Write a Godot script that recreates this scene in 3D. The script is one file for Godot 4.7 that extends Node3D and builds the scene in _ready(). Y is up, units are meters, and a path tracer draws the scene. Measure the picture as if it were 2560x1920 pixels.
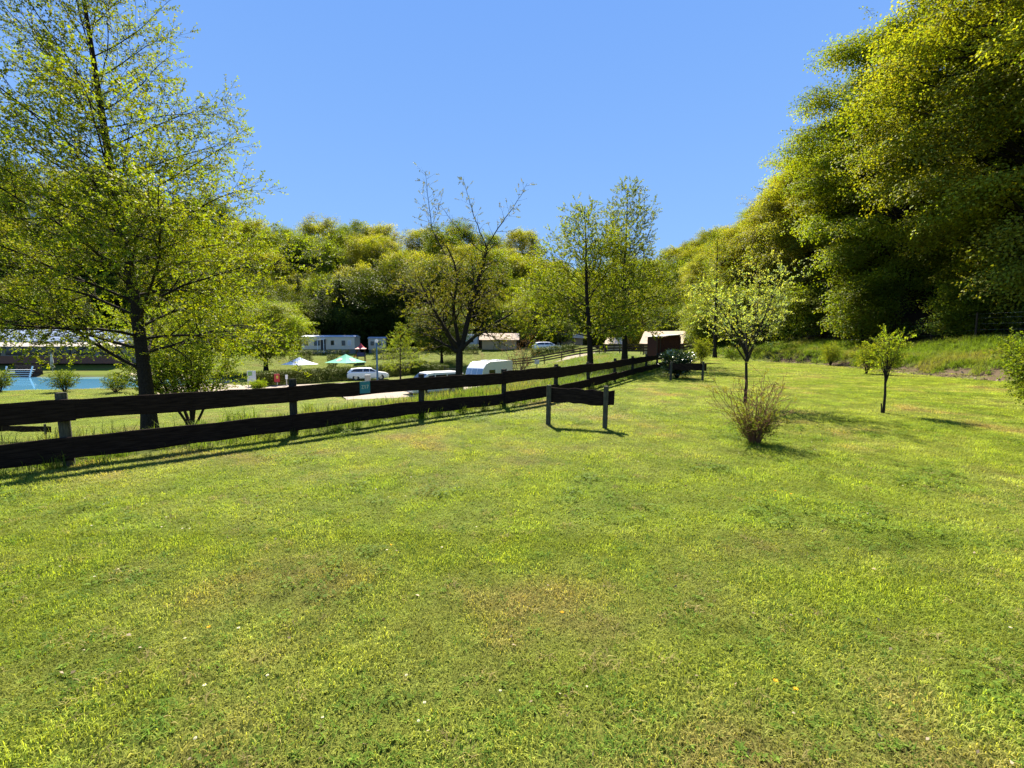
extends Node3D
# A campsite lawn in May: plank fence, backlit trees, a lower terrace with road and vehicles, wooded slopes.

class MB:
	var v := PackedVector3Array()
	var n := PackedVector3Array()
	var c := PackedColorArray()
	var ix := PackedInt32Array()
	var col := Color.WHITE
	func tri(a: Vector3, b: Vector3, d: Vector3) -> void:
		var nn := (b - a).cross(d - a).normalized()
		var k := v.size()
		v.append(a); v.append(b); v.append(d)
		n.append(nn); n.append(nn); n.append(nn)
		c.append(col); c.append(col); c.append(col)
		ix.append(k); ix.append(k + 2); ix.append(k + 1)
	func quad(a: Vector3, b: Vector3, d: Vector3, e: Vector3) -> void:
		var nn := (d - a).cross(e - b).normalized()
		var k := v.size()
		for q in [a, b, d, e]:
			v.append(q); n.append(nn); c.append(col)
		for i in [0, 2, 1, 0, 3, 2]: ix.append(k + i)
	func box(t: Transform3D, s: Vector3, b: float = 0.01) -> void:
		var h := s * 0.5
		b = minf(b, minf(h.x, minf(h.y, h.z)) * 0.45)
		for ax in 3:
			for sg in [-1.0, 1.0]:
				var u := (ax + 1) % 3
				var w := (ax + 2) % 3
				var p := []
				for e in [[-1, -1], [1, -1], [1, 1], [-1, 1]]:
					var q := Vector3.ZERO
					q[ax] = sg * h[ax]; q[u] = e[0] * (h[u] - b); q[w] = e[1] * (h[w] - b)
					p.append(t * q)
				if sg > 0: quad(p[0], p[1], p[2], p[3])
				else: quad(p[3], p[2], p[1], p[0])
		for ax in 3:
			var u := (ax + 1) % 3
			var w := (ax + 2) % 3
			for su in [-1.0, 1.0]:
				for sw in [-1.0, 1.0]:
					var p := []
					for e in [[-1, 0], [1, 0], [1, 1], [-1, 1]]:
						var q := Vector3.ZERO
						q[ax] = e[0] * (h[ax] - b)
						q[u] = su * (h[u] - (b if e[1] == 1 else 0.0))
						q[w] = sw * (h[w] - (0.0 if e[1] == 1 else b))
						p.append(t * q)
					if su * sw < 0: quad(p[3], p[2], p[1], p[0])
					else: quad(p[0], p[1], p[2], p[3])
		for sx in [-1.0, 1.0]:
			for sy in [-1.0, 1.0]:
				for sz in [-1.0, 1.0]:
					var a := t * Vector3(sx * h.x, sy * (h.y - b), sz * (h.z - b))
					var d := t * Vector3(sx * (h.x - b), sy * h.y, sz * (h.z - b))
					var e := t * Vector3(sx * (h.x - b), sy * (h.y - b), sz * h.z)
					if sx * sy * sz > 0: tri(a, d, e)
					else: tri(a, e, d)
	func bx(p: Vector3, s: Vector3, b: float = 0.01) -> void:
		box(Transform3D(Basis(), p), s, b)
	func tube(pts: PackedVector3Array, rad: PackedFloat32Array, sides: int, cap := true) -> void:
		var m := pts.size()
		var side := Vector3.ZERO
		var k0 := v.size()
		for i in m:
			var d := (pts[mini(i + 1, m - 1)] - pts[maxi(i - 1, 0)]).normalized()
			if i == 0: side = d.cross(Vector3(0.31, 0.2, 0.93) if absf(d.z) < 0.8 else Vector3.RIGHT).normalized()
			else: side = (side - d * side.dot(d)).normalized()
			var up := d.cross(side)
			for j in sides:
				var a := TAU * j / sides
				var r := side * cos(a) + up * sin(a)
				v.append(pts[i] + r * rad[i]); n.append(r); c.append(col)
		for i in m - 1:
			for j in sides:
				var a := k0 + i * sides + j
				var b := k0 + i * sides + (j + 1) % sides
				ix.append(a); ix.append(b + sides); ix.append(b)
				ix.append(a); ix.append(a + sides); ix.append(b + sides)
		if cap:
			for e in [0, m - 1]:
				var ctr := pts[e]
				for j in sides:
					var a := v[k0 + e * sides + j]
					var b := v[k0 + e * sides + (j + 1) % sides]
					if e == 0: tri(ctr, b, a)
					else: tri(ctr, a, b)
	func cyl(a: Vector3, b: Vector3, r0: float, r1: float, sides: int = 10) -> void:
		tube(PackedVector3Array([a, b]), PackedFloat32Array([r0, r1]), sides)
	# polygon in x,y pushed from z0 to z1
	func prism(poly: PackedVector2Array, z0: float, z1: float, t := Transform3D()) -> void:
		if Geometry2D.is_polygon_clockwise(poly): poly.reverse()
		var tr := Geometry2D.triangulate_polygon(poly)
		for i in range(0, tr.size(), 3):
			var a := poly[tr[i]]; var b := poly[tr[i + 1]]; var d := poly[tr[i + 2]]
			if (b - a).cross(d - a) < 0.0:
				var s := b; b = d; d = s
			tri(t * Vector3(a.x, a.y, z1), t * Vector3(b.x, b.y, z1), t * Vector3(d.x, d.y, z1))
			tri(t * Vector3(a.x, a.y, z0), t * Vector3(d.x, d.y, z0), t * Vector3(b.x, b.y, z0))
		for i in poly.size():
			var a := poly[i]; var b := poly[(i + 1) % poly.size()]
			quad(t * Vector3(a.x, a.y, z0), t * Vector3(b.x, b.y, z0), t * Vector3(b.x, b.y, z1), t * Vector3(a.x, a.y, z1))
	func mesh() -> ArrayMesh:
		var arr := []
		arr.resize(Mesh.ARRAY_MAX)
		arr[Mesh.ARRAY_VERTEX] = v; arr[Mesh.ARRAY_NORMAL] = n; arr[Mesh.ARRAY_COLOR] = c; arr[Mesh.ARRAY_INDEX] = ix
		var am := ArrayMesh.new()
		am.add_surface_from_arrays(Mesh.PRIMITIVE_TRIANGLES, arr)
		return am

var rng := RandomNumberGenerator.new()
var used := {}
var M := {}
var N1 := FastNoiseLite.new()
var N2 := FastNoiseLite.new()

# ---------------------------------------------------------------- naming helpers
func numbered(s: String) -> String:
	if not used.has(s):
		used[s] = 0
		return s
	used[s] += 1
	return "%s_%03d" % [s, used[s]]

func thing(called, label, category, at := Vector3.ZERO, turn := 0.0, group := ""):
	var o := Node3D.new()
	o.name = numbered(called)
	add_child(o)
	o.position = at
	o.rotation.y = turn
	o.set_meta("label", label); o.set_meta("category", category)
	if group: o.set_meta("group", group)
	return o

func part(called, b: MB, m, parent):
	var o := MeshInstance3D.new()
	o.name = called
	o.mesh = b.mesh()
	o.material_override = m
	parent.add_child(o, true)
	return o

func meshpart(called, me, m, parent):
	var o := MeshInstance3D.new()
	o.name = called; o.mesh = me; o.material_override = m
	parent.add_child(o, true)
	return o

func structure(called, b: MB, m, label):
	var o = part(called, b, m, self)
	o.set_meta("kind", "structure"); o.set_meta("label", label); o.set_meta("category", called.replace("_", " "))
	return o

func dup(root, at, turn, scl := 1.0, label := "", group := ""):
	var r = root.duplicate()
	r.name = numbered(String(root.name).rstrip("0123456789").rstrip("_"))
	add_child(r)
	r.position = at; r.rotation.y = turn; r.scale = Vector3.ONE * scl
	if label: r.set_meta("label", label)
	if group: r.set_meta("group", group)
	return r

func copies(called, me, m, xf: Array, cols: Array, parent):
	var o := MultiMeshInstance3D.new()
	o.name = called
	var mm := MultiMesh.new()
	mm.transform_format = MultiMesh.TRANSFORM_3D
	mm.use_colors = true
	mm.mesh = me
	mm.instance_count = xf.size()
	for i in xf.size():
		mm.set_instance_transform(i, xf[i])
		mm.set_instance_color(i, cols[i])
	o.multimesh = mm
	o.material_override = m
	parent.add_child(o, true)
	return o

# ---------------------------------------------------------------- materials
func lin(r, g, b) -> Color:
	return Color(r, g, b).linear_to_srgb()

func mat(r, g, b, rough := 0.8, spec := 0.5, metal := 0.0):
	var m := StandardMaterial3D.new()
	m.albedo_color = lin(r, g, b)
	m.roughness = rough
	m.metallic_specular = spec
	m.metallic = metal
	return m

func noise_tex(freq, c0: Color, c1: Color, sd := 1, oct := 4, cmid = null):
	var nz := FastNoiseLite.new()
	nz.seed = sd; nz.frequency = freq; nz.fractal_octaves = oct
	var t := NoiseTexture2D.new()
	t.width = 512; t.height = 512; t.seamless = true
	t.noise = nz
	var gr := Gradient.new()
	gr.set_color(0, c0.linear_to_srgb()); gr.set_color(1, c1.linear_to_srgb())
	gr.set_offset(0, 0.15); gr.set_offset(1, 0.85)
	if cmid != null: gr.add_point(0.5, (cmid as Color).linear_to_srgb())
	t.color_ramp = gr
	return t

func textured(tex, scale: Vector3, rough := 0.9, spec := 0.35, bump := 0.0):
	var m := StandardMaterial3D.new()
	m.albedo_texture = tex
	m.uv1_triplanar = true
	m.uv1_world_triplanar = true
	m.uv1_scale = scale
	m.roughness = rough
	m.metallic_specular = spec
	if bump > 0.0:
		m.heightmap_enabled = true
		m.heightmap_texture = tex
		m.heightmap_scale = bump
	return m

func vcol(rough := 0.6, spec := 0.4, back := Color.BLACK):
	var m := StandardMaterial3D.new()
	m.vertex_color_use_as_albedo = true
	m.roughness = rough
	m.metallic_specular = spec
	m.cull_mode = BaseMaterial3D.CULL_DISABLED
	if back != Color.BLACK:
		m.backlight_enabled = true
		m.backlight = back
	return m

func make_materials():
	M.leaf = vcol(0.6, 0.22, Color(1.0, 1.0, 0.5))
	M.gloss_leaf = vcol(0.28, 0.6, Color(0.5, 0.55, 0.3))
	M.grass = vcol(0.65, 0.2, Color(1.0, 1.0, 0.7))
	M.hedge_leaf = vcol(0.6, 0.25, Color(0.42, 0.46, 0.2))
	M.petal = vcol(0.8, 0.3, Color(0.7, 0.7, 0.7))
	M.bark = textured(noise_tex(0.03, Color(0.012, 0.01, 0.008), Color(0.06, 0.05, 0.04), 3, 5), Vector3(2.2, 0.8, 2.2), 0.95, 0.2, 1.2)
	M.twig = mat(0.055, 0.04, 0.03, 0.9, 0.3)
	M.red_twig = mat(0.16, 0.075, 0.04, 0.85, 0.3)
	M.plank = textured(noise_tex(0.02, Color(0.009, 0.006, 0.005), Color(0.036, 0.025, 0.019), 5, 5), Vector3(0.5, 5.0, 0.5), 0.95, 0.12, 0.35)
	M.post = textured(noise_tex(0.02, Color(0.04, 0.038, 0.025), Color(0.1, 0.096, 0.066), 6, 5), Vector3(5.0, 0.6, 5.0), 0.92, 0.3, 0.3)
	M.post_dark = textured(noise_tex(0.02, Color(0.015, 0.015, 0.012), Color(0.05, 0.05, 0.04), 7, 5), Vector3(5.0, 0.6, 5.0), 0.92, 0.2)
	M.gravel = textured(noise_tex(0.09, Color(0.16, 0.13, 0.105), Color(0.4, 0.34, 0.28), 8, 5), Vector3(0.7, 0.7, 0.7), 0.95, 0.2, 1.0)
	M.white = mat(0.8, 0.8, 0.8, 0.3, 0.5)
	M.white.clearcoat_enabled = true
	M.white.clearcoat = 0.6
	M.white.clearcoat_roughness = 0.08
	M.cream = mat(0.62, 0.54, 0.42, 0.6)
	M.grey_wall = mat(0.5, 0.52, 0.54, 0.6)
	M.dark = mat(0.02, 0.02, 0.022, 0.6)
	M.rubber = mat(0.018, 0.018, 0.018, 0.85, 0.3)
	M.glass = mat(0.012, 0.016, 0.02, 0.06, 0.6)
	M.metal = mat(0.45, 0.46, 0.47, 0.35, 0.5, 0.8)
	M.canvas = mat(0.6, 0.47, 0.34, 0.9, 0.25)
	M.canvas.backlight_enabled = true
	M.canvas.backlight = Color(0.45, 0.4, 0.33)
	M.canvas_wall = mat(0.36, 0.29, 0.19, 0.9, 0.25)
	M.white_cloth = mat(0.75, 0.77, 0.82, 0.85, 0.3)
	M.green_cloth = mat(0.12, 0.4, 0.27, 0.85, 0.3)
	M.red = mat(0.5, 0.03, 0.04, 0.5)
	M.orange = mat(0.75, 0.24, 0.02, 0.45)
	M.yellow = mat(0.7, 0.5, 0.05, 0.5)
	M.shed = textured(noise_tex(0.02, Color(0.03, 0.011, 0.008), Color(0.08, 0.027, 0.018), 9, 4), Vector3(4.0, 0.5, 4.0), 0.85, 0.3)
	M.brown_wood = textured(noise_tex(0.02, Color(0.03, 0.02, 0.014), Color(0.09, 0.06, 0.04), 10, 4), Vector3(1.0, 3.0, 1.0), 0.9, 0.3)
	M.teal = mat(0.012, 0.17, 0.21, 0.5)
	M.pale_letters = mat(0.62, 0.6, 0.42, 0.6)
	M.blue_pole = mat(0.03, 0.11, 0.23, 0.5)
	M.stone = textured(noise_tex(0.05, Color(0.2, 0.19, 0.17), Color(0.42, 0.4, 0.37), 12, 4), Vector3(1.5, 1.5, 1.5), 0.9, 0.3, 1.0)
	M.roof_metal = mat(0.42, 0.47, 0.56, 0.4, 0.5)
	M.slate = mat(0.07, 0.075, 0.09, 0.6)
	M.brick_red = mat(0.2, 0.09, 0.06, 0.85)
	M.water = mat(0.08, 0.25, 0.4, 0.05, 0.5)
	M.ground = vcol(0.97, 0.15)
	M.ground.albedo_texture = noise_tex(0.12, Color(0.6, 0.6, 0.6), Color(1.0, 1.0, 1.0), 14, 5)
	M.ground.uv1_triplanar = true
	M.ground.uv1_world_triplanar = true
	M.ground.uv1_scale = Vector3(0.9, 0.9, 0.9)

# ---------------------------------------------------------------- terrain
var FENCE := [Vector2(-9.5, -2.0), Vector2(-7.55, -3.8), Vector2(-5.56, -5.66), Vector2(-3.6, -7.5), Vector2(-1.85, -9.3), Vector2(-0.2, -10.85), Vector2(1.2, -12.6), Vector2(2.5, -15.0), Vector2(3.95, -17.7), Vector2(5.35, -20.4), Vector2(6.75, -23.1), Vector2(8.1, -25.7), Vector2(9.5, -28.5)]
var EDGE := [Vector2(-60, 45), Vector2(-5.56, -5.66), Vector2(-0.2, -10.85), Vector2(2.5, -15.0), Vector2(9.5, -28.5), Vector2(12.5, -45), Vector2(13.5, -60), Vector2(15, -130)]

func edge_d(x: float, z: float) -> float:
	var p := Vector2(x, z)
	var best := 1e9
	var sg := 1.0
	for i in EDGE.size() - 1:
		var a: Vector2 = EDGE[i]
		var b: Vector2 = EDGE[i + 1]
		var ab := b - a
		var t := clampf((p - a).dot(ab) / ab.length_squared(), 0.0, 1.0)
		var q := a + ab * t
		var dd := p.distance_to(q)
		if dd < best - 1e-4:
			best = dd
			sg = -1.0 if ab.cross(p - a) > 0.0 else 1.0
	return best * sg

func foot(z: float) -> float:   # x of the foot of the grass bank on the wood's side
	var zs := [20.0, -10.0, -17.8, -23.8, -29.0, -33.0, -37.0, -50.0, -75.0, -150.0]
	var xs := [22.0, 19.2, 19.2, 20.0, 21.3, 21.4, 19.8, 21.0, 26.0, 34.0]
	for i in zs.size() - 1:
		if z <= zs[i] and z >= zs[i + 1]:
			return lerpf(xs[i], xs[i + 1], (zs[i] - z) / (zs[i] - zs[i + 1]))
	return xs[0] if z > zs[0] else xs[-1]

func pond_in(x: float, z: float) -> float:   # below 1 inside the pond
	return sqrt(pow((x + 58.0) / 25.0, 2.0) + pow((z + 53.0) / 9.5, 2.0)) + N1.get_noise_2d(x * 3.0, z * 3.0) * 0.12

func hgt(x: float, z: float) -> float:
	var d := edge_d(x, z)
	var h := 0.0
	if d > 0.0:
		h = -3.0 * smoothstep(0.3, 18.0, d) * (1.0 - 0.75 * smoothstep(60.0, 88.0, -z))
		h += 1.0 * smoothstep(60.0, 85.0, -z) * smoothstep(-30.0, -5.0, x)
		h += N1.get_noise_2d(x * 2.0, z * 2.0) * 0.12 * smoothstep(1.0, 6.0, d) * (1.0 - smoothstep(14.0, 20.0, d))
		if z < -30.0 and x < -25.0: h -= 0.8 * (1.0 - smoothstep(0.9, 1.06, pond_in(x, z)))
	else:
		h = N1.get_noise_2d(x * 4.0, z * 4.0) * 0.03 * smoothstep(0.0, 2.0, -d)
	var f := foot(z)
	if x > f - 0.3:
		var hm := 1.4 + N1.get_noise_2d(x * 3.0, z * 3.0) * 0.35
		h += hm * (0.5 * smoothstep(f - 0.15, f + 0.9, x) + 0.5 * smoothstep(f + 0.7, f + 4.0, x)) + 0.42 * maxf(0.0, x - f - 5.0)
	var amp := 28.0 + 16.0 * smoothstep(-70.0, -130.0, x) - 12.0 * smoothstep(-10.0, 30.0, x)
	var s := -z + minf(0.0, (x + 60.0) * -0.05)
	h += amp * smoothstep(100.0, 175.0, s + N1.get_noise_2d(x, z) * 8.0)
	if x < -100.0: h += 0.08 * (-100.0 - x) * smoothstep(40.0, 90.0, -z)
	return h

func on(x: float, z: float, dy := 0.0) -> Vector3:
	return Vector3(x, hgt(x, z) + dy, z)

func steps(list: Array) -> PackedFloat32Array:   # [start, end, step, end, step ...]
	var out := PackedFloat32Array([list[0]])
	var i := 1
	while i < list.size():
		while out[-1] < list[i] - 1e-3: out.append(minf(out[-1] + list[i + 1], list[i]))
		i += 2
	return out

func lawn_tone(x: float, z: float) -> Array:   # [straw, clover, brown] amounts 0..1
	var a := N2.get_noise_2d(x * 3.0, z * 3.0)
	var b := N2.get_noise_2d(x * 9.0 + 60.0, z * 9.0 - 20.0)
	var e := N1.get_noise_2d(x * 14.0 + 10.0, z * 14.0)
	return [clampf(0.30 + a * 0.9 + b * 0.75, 0.0, 1.0), clampf(e * 2.6 - a - 0.35, 0.0, 1.0), clampf(b * 2.2 + a * 1.4 - 0.68, 0.0, 1.0)]

func build_ground():
	var xs := steps([-340.0, -110.0, 12.0, -30.0, 2.5, -14.0, 1.0, 26.0, 0.5, 60.0, 2.0, 120.0, 6.0, 340.0, 14.0])
	var zs := steps([-360.0, -180.0, 10.0, -70.0, 3.0, -34.0, 1.0, 5.0, 0.5, 60.0, 6.0])
	var b := MB.new()
	var w := xs.size()
	for z in zs:
		for x in xs:
			b.v.append(Vector3(x, hgt(x, z), z))
			b.n.append(Vector3.UP)
			var g := Color(0.105, 0.14, 0.022)
			var d := edge_d(x, z)
			var tn := lawn_tone(x, z)
			g = g.lerp(Color(0.14, 0.135, 0.04), tn[0] * 0.55).lerp(Color(0.1, 0.06, 0.03), tn[2] * 0.6)
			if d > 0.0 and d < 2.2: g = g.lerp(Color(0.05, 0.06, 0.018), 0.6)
			var f := foot(z)
			if x > f - 0.9:
				var k := N1.get_noise_2d(x * 20.0, z * 20.0)
				if x < f + 0.85 + k * 1.0 and x > f - 0.3 - k * 0.8 and z > -37.0: g = Color(0.07, 0.05, 0.032).lerp(Color(0.12, 0.09, 0.06), clampf(k + 0.4, 0.0, 1.0))
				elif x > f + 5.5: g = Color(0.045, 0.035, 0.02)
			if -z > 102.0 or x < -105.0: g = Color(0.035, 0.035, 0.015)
			if z < -30.0 and x < -25.0 and pond_in(x, z) < 1.04: g = Color(0.12, 0.1, 0.08)
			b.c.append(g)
	for j in zs.size() - 1:
		for i in w - 1:
			var a := j * w + i
			for q in [a, a + 1, a + w + 1, a, a + w + 1, a + w]: b.ix.append(q)
	# smooth normals
	for j in zs.size():
		for i in w:
			var k := j * w + i
			var l := b.v[k - 1] if i > 0 else b.v[k]
			var r := b.v[k + 1] if i < w - 1 else b.v[k]
			var u := b.v[k - w] if j > 0 else b.v[k]
			var o := b.v[k + w] if j < zs.size() - 1 else b.v[k]
			b.n[k] = (o - u).cross(r - l).normalized()
	structure("ground", b, M.ground, "mown lawn ground sloping down past the plank fence to a lower terrace")

func strip(pts: Array, wid: Array, lift := 0.05) -> MB:   # a ribbon laid over the terrain
	var b := MB.new()
	var cv := Curve3D.new()
	for p in pts: cv.add_point(Vector3(p.x, 0, p.y))
	for i in range(1, pts.size() - 1):
		var tg := (cv.get_point_position(i + 1) - cv.get_point_position(i - 1)) * 0.2
		cv.set_point_in(i, -tg); cv.set_point_out(i, tg)
	var ln := cv.get_baked_length()
	var m := int(ln / 0.8) + 1
	var q := 10
	for i in m + 1:
		var s := ln * i / m
		var p := cv.sample_baked(s)
		var p2 := cv.sample_baked(minf(s + 0.3, ln))
		if s + 0.3 > ln: p2 = p + (p - cv.sample_baked(s - 0.3))
		var t := (p2 - p).normalized()
		var sd := Vector3(-t.z, 0, t.x)
		var fi := float(i) / m * (wid.size() - 1)
		var hw: float = lerpf(wid[int(fi)], wid[mini(int(fi) + 1, wid.size() - 1)], fi - int(fi)) * 0.5
		for j in q + 1:
			var e := hw * (2.0 * j / q - 1.0)
			if j == 0 or j == q: e += N2.get_noise_2d(p.x * 12.0, p.z * 12.0 + j * 7) * 0.9
			var o := p + sd * e
			o.y = hgt(o.x, o.z) + (lift if j > 0 and j < q else -0.05)
			b.v.append(o); b.n.append(Vector3.UP); b.c.append(Color.WHITE)
	for i in m:
		for j in q:
			var a := i * (q + 1) + j
			for k in [a, a + q + 2, a + 1, a, a + q + 1, a + q + 2]: b.ix.append(k)
	return b

# ---------------------------------------------------------------- leaves and grass
func add_leaf(b: MB, p: Vector3, dir: Vector3, nor: Vector3, l: float, w: float, cl: Color):
	var s := dir.cross(nor).normalized()
	nor = s.cross(dir).normalized()
	var k := b.v.size()
	b.v.append(p)
	b.v.append(p + dir * l * 0.45 + s * w * 0.5 + nor * w * 0.12)
	b.v.append(p + dir * l - nor * l * 0.12)
	b.v.append(p + dir * l * 0.45 - s * w * 0.5 + nor * w * 0.12)
	for i in 4:
		b.n.append(nor); b.c.append(cl)
	for i in [0, 2, 1, 0, 3, 2]: b.ix.append(k + i)

func rv() -> Vector3:
	return Vector3(rng.randf_range(-1, 1), rng.randf_range(-1, 1), rng.randf_range(-1, 1))

# a twig along +x with alternate leaves, about ln long
func sprig(sd: int, count: int, ln: float, leaf: float, wide: float, flat := 0.5) -> ArrayMesh:
	rng.seed = sd
	var b := MB.new()
	b.col = Color(0.35, 0.28, 0.3)
	b.tube(PackedVector3Array([Vector3.ZERO, Vector3(ln * 0.55, ln * 0.05, 0), Vector3(ln, 0, 0)]), PackedFloat32Array([ln * 0.012, ln * 0.008, ln * 0.003]), 3, false)
	for i in count:
		var t := (i + 0.7) / count
		var a := i * 2.4 + rng.randf() * 0.9
		var dir := (Vector3(0.55, 0, 0) + Vector3(0, cos(a) * (1.0 - flat * 0.6), sin(a)) * 0.9 + rv() * 0.25).normalized()
		var nor := (Vector3.UP + rv() * 0.75).normalized()
		var k := rng.randf_range(0.72, 1.3)
		var wm := rng.randf_range(-0.12, 0.16)
		add_leaf(b, Vector3(ln * t, ln * 0.05 * sin(PI * t), 0), dir, nor, leaf * rng.randf_range(0.7, 1.2), leaf * wide * rng.randf_range(0.8, 1.1), Color(k * (1.0 + wm), k, k * (1.0 - wm)))
	return b.mesh()

# a flattened spray of leaves about r wide, for dense crowns
func spray(sd: int, count: int, r: float, leaf: float, flat: float) -> ArrayMesh:
	rng.seed = sd
	var b := MB.new()
	b.col = Color(0.3, 0.25, 0.3)
	for i in 4:
		var a := i * 1.57 + rng.randf()
		b.tube(PackedVector3Array([Vector3.ZERO, Vector3(cos(a) * r * 0.8, rng.randf_range(-0.1, 0.1) * r, sin(a) * r * 0.8)]), PackedFloat32Array([r * 0.016, r * 0.004]), 3, false)
	for i in count:
		var a := rng.randf() * TAU
		var q := sqrt(rng.randf()) * r
		var p := Vector3(cos(a) * q, rng.randf_range(-1, 1) * r * flat - q * q / r * 0.18, sin(a) * q)
		var dir := (Vector3(cos(a), -0.25, sin(a)) + rv() * 0.7).normalized()
		var nor := (Vector3.UP + rv() * 0.6).normalized()
		var k := rng.randf_range(0.7, 1.3)
		var wm := rng.randf_range(-0.12, 0.14)
		add_leaf(b, p, dir, nor, leaf * rng.randf_range(0.7, 1.25), leaf * 0.72, Color(k * (1.0 + wm), k, k * (1.0 - wm)))
	return b.mesh()

func blade(b: MB, p: Vector3, a: float, lean: float, l: float, w: float, cl: Color):
	var out := Vector3(cos(a), 0, sin(a))
	var s := Vector3(-out.z, 0, out.x) * w * 0.5
	var m := p + out * l * lean * 0.35 + Vector3.UP * l * (0.62 - lean * 0.15)
	var t := p + out * l * lean + Vector3.UP * l * (1.0 - lean * 0.55)
	var k := b.v.size()
	for q in [p - s, p + s, m + s * 0.8, m - s * 0.8, t]: b.v.append(q)
	var nor := (m - p).cross(s).normalized()
	if nor.y < 0.0: nor = -nor
	for i in 5:
		b.n.append((nor + Vector3.UP * 0.6).normalized()); b.c.append(cl)
	for i in [0, 2, 1, 0, 3, 2, 3, 4, 2]: b.ix.append(k + i)

func tuft(sd: int, count: int, r: float, l0: float, l1: float, w: float, lean: float, straw: float) -> ArrayMesh:
	rng.seed = sd
	var b := MB.new()
	for i in count:
		var a := rng.randf() * TAU
		var q := sqrt(rng.randf()) * r
		var k := rng.randf_range(0.65, 1.4)
		var cl := Color(k, k, k)
		if rng.randf() < straw:
			k = rng.randf_range(0.9, 1.7)
			cl = Color(k * 1.6, k * 1.15, k * 2.6)
		blade(b, Vector3(cos(a) * q, -0.006, sin(a) * q), rng.randf() * TAU, lean * rng.randf_range(0.35, 1.25), rng.randf_range(l0, l1), w * rng.randf_range(0.7, 1.3), cl)
	return b.mesh()

func clover(sd: int, count: int, r: float) -> ArrayMesh:
	rng.seed = sd
	var b := MB.new()
	for i in count:
		var a := rng.randf() * TAU
		var q := sqrt(rng.randf()) * r
		var p := Vector3(cos(a) * q, rng.randf_range(0.015, 0.04), sin(a) * q)
		var a0 := rng.randf() * TAU
		var k := rng.randf_range(0.7, 1.25)
		var nor := (Vector3.UP + rv() * 0.4).normalized()
		for j in 3:
			var e := a0 + j * TAU / 3.0
			var dir := Vector3(cos(e), 0, sin(e))
			add_leaf(b, p, (dir - nor * dir.dot(nor)).normalized(), nor, 0.011, 0.011, Color(k, k, k))
	return b.mesh()

func stuff(called, label, me, m, xf, cols, category):
	var o = copies(called, me, m, xf, cols, self)
	o.set_meta("kind", "stuff"); o.set_meta("label", label); o.set_meta("category", category)

func grass_col(x: float, z: float) -> Color:
	var tn := lawn_tone(x, z)
	var g := Color(0.255, 0.315, 0.034)
	g = g.lerp(Color(0.40, 0.38, 0.13), tn[0] * 0.5)
	g = g.lerp(Color(0.38, 0.25, 0.10), tn[2] * 0.6)
	g = g.lerp(Color(0.15, 0.24, 0.03), tn[1] * 0.35)
	var k := rng.randf_range(0.62, 1.3) * (1.0 + N1.get_noise_2d(x * 40.0, z * 40.0) * 0.5)
	return Color(g.r * k * rng.randf_range(0.93, 1.07), g.g * k, g.b * k)

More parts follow.
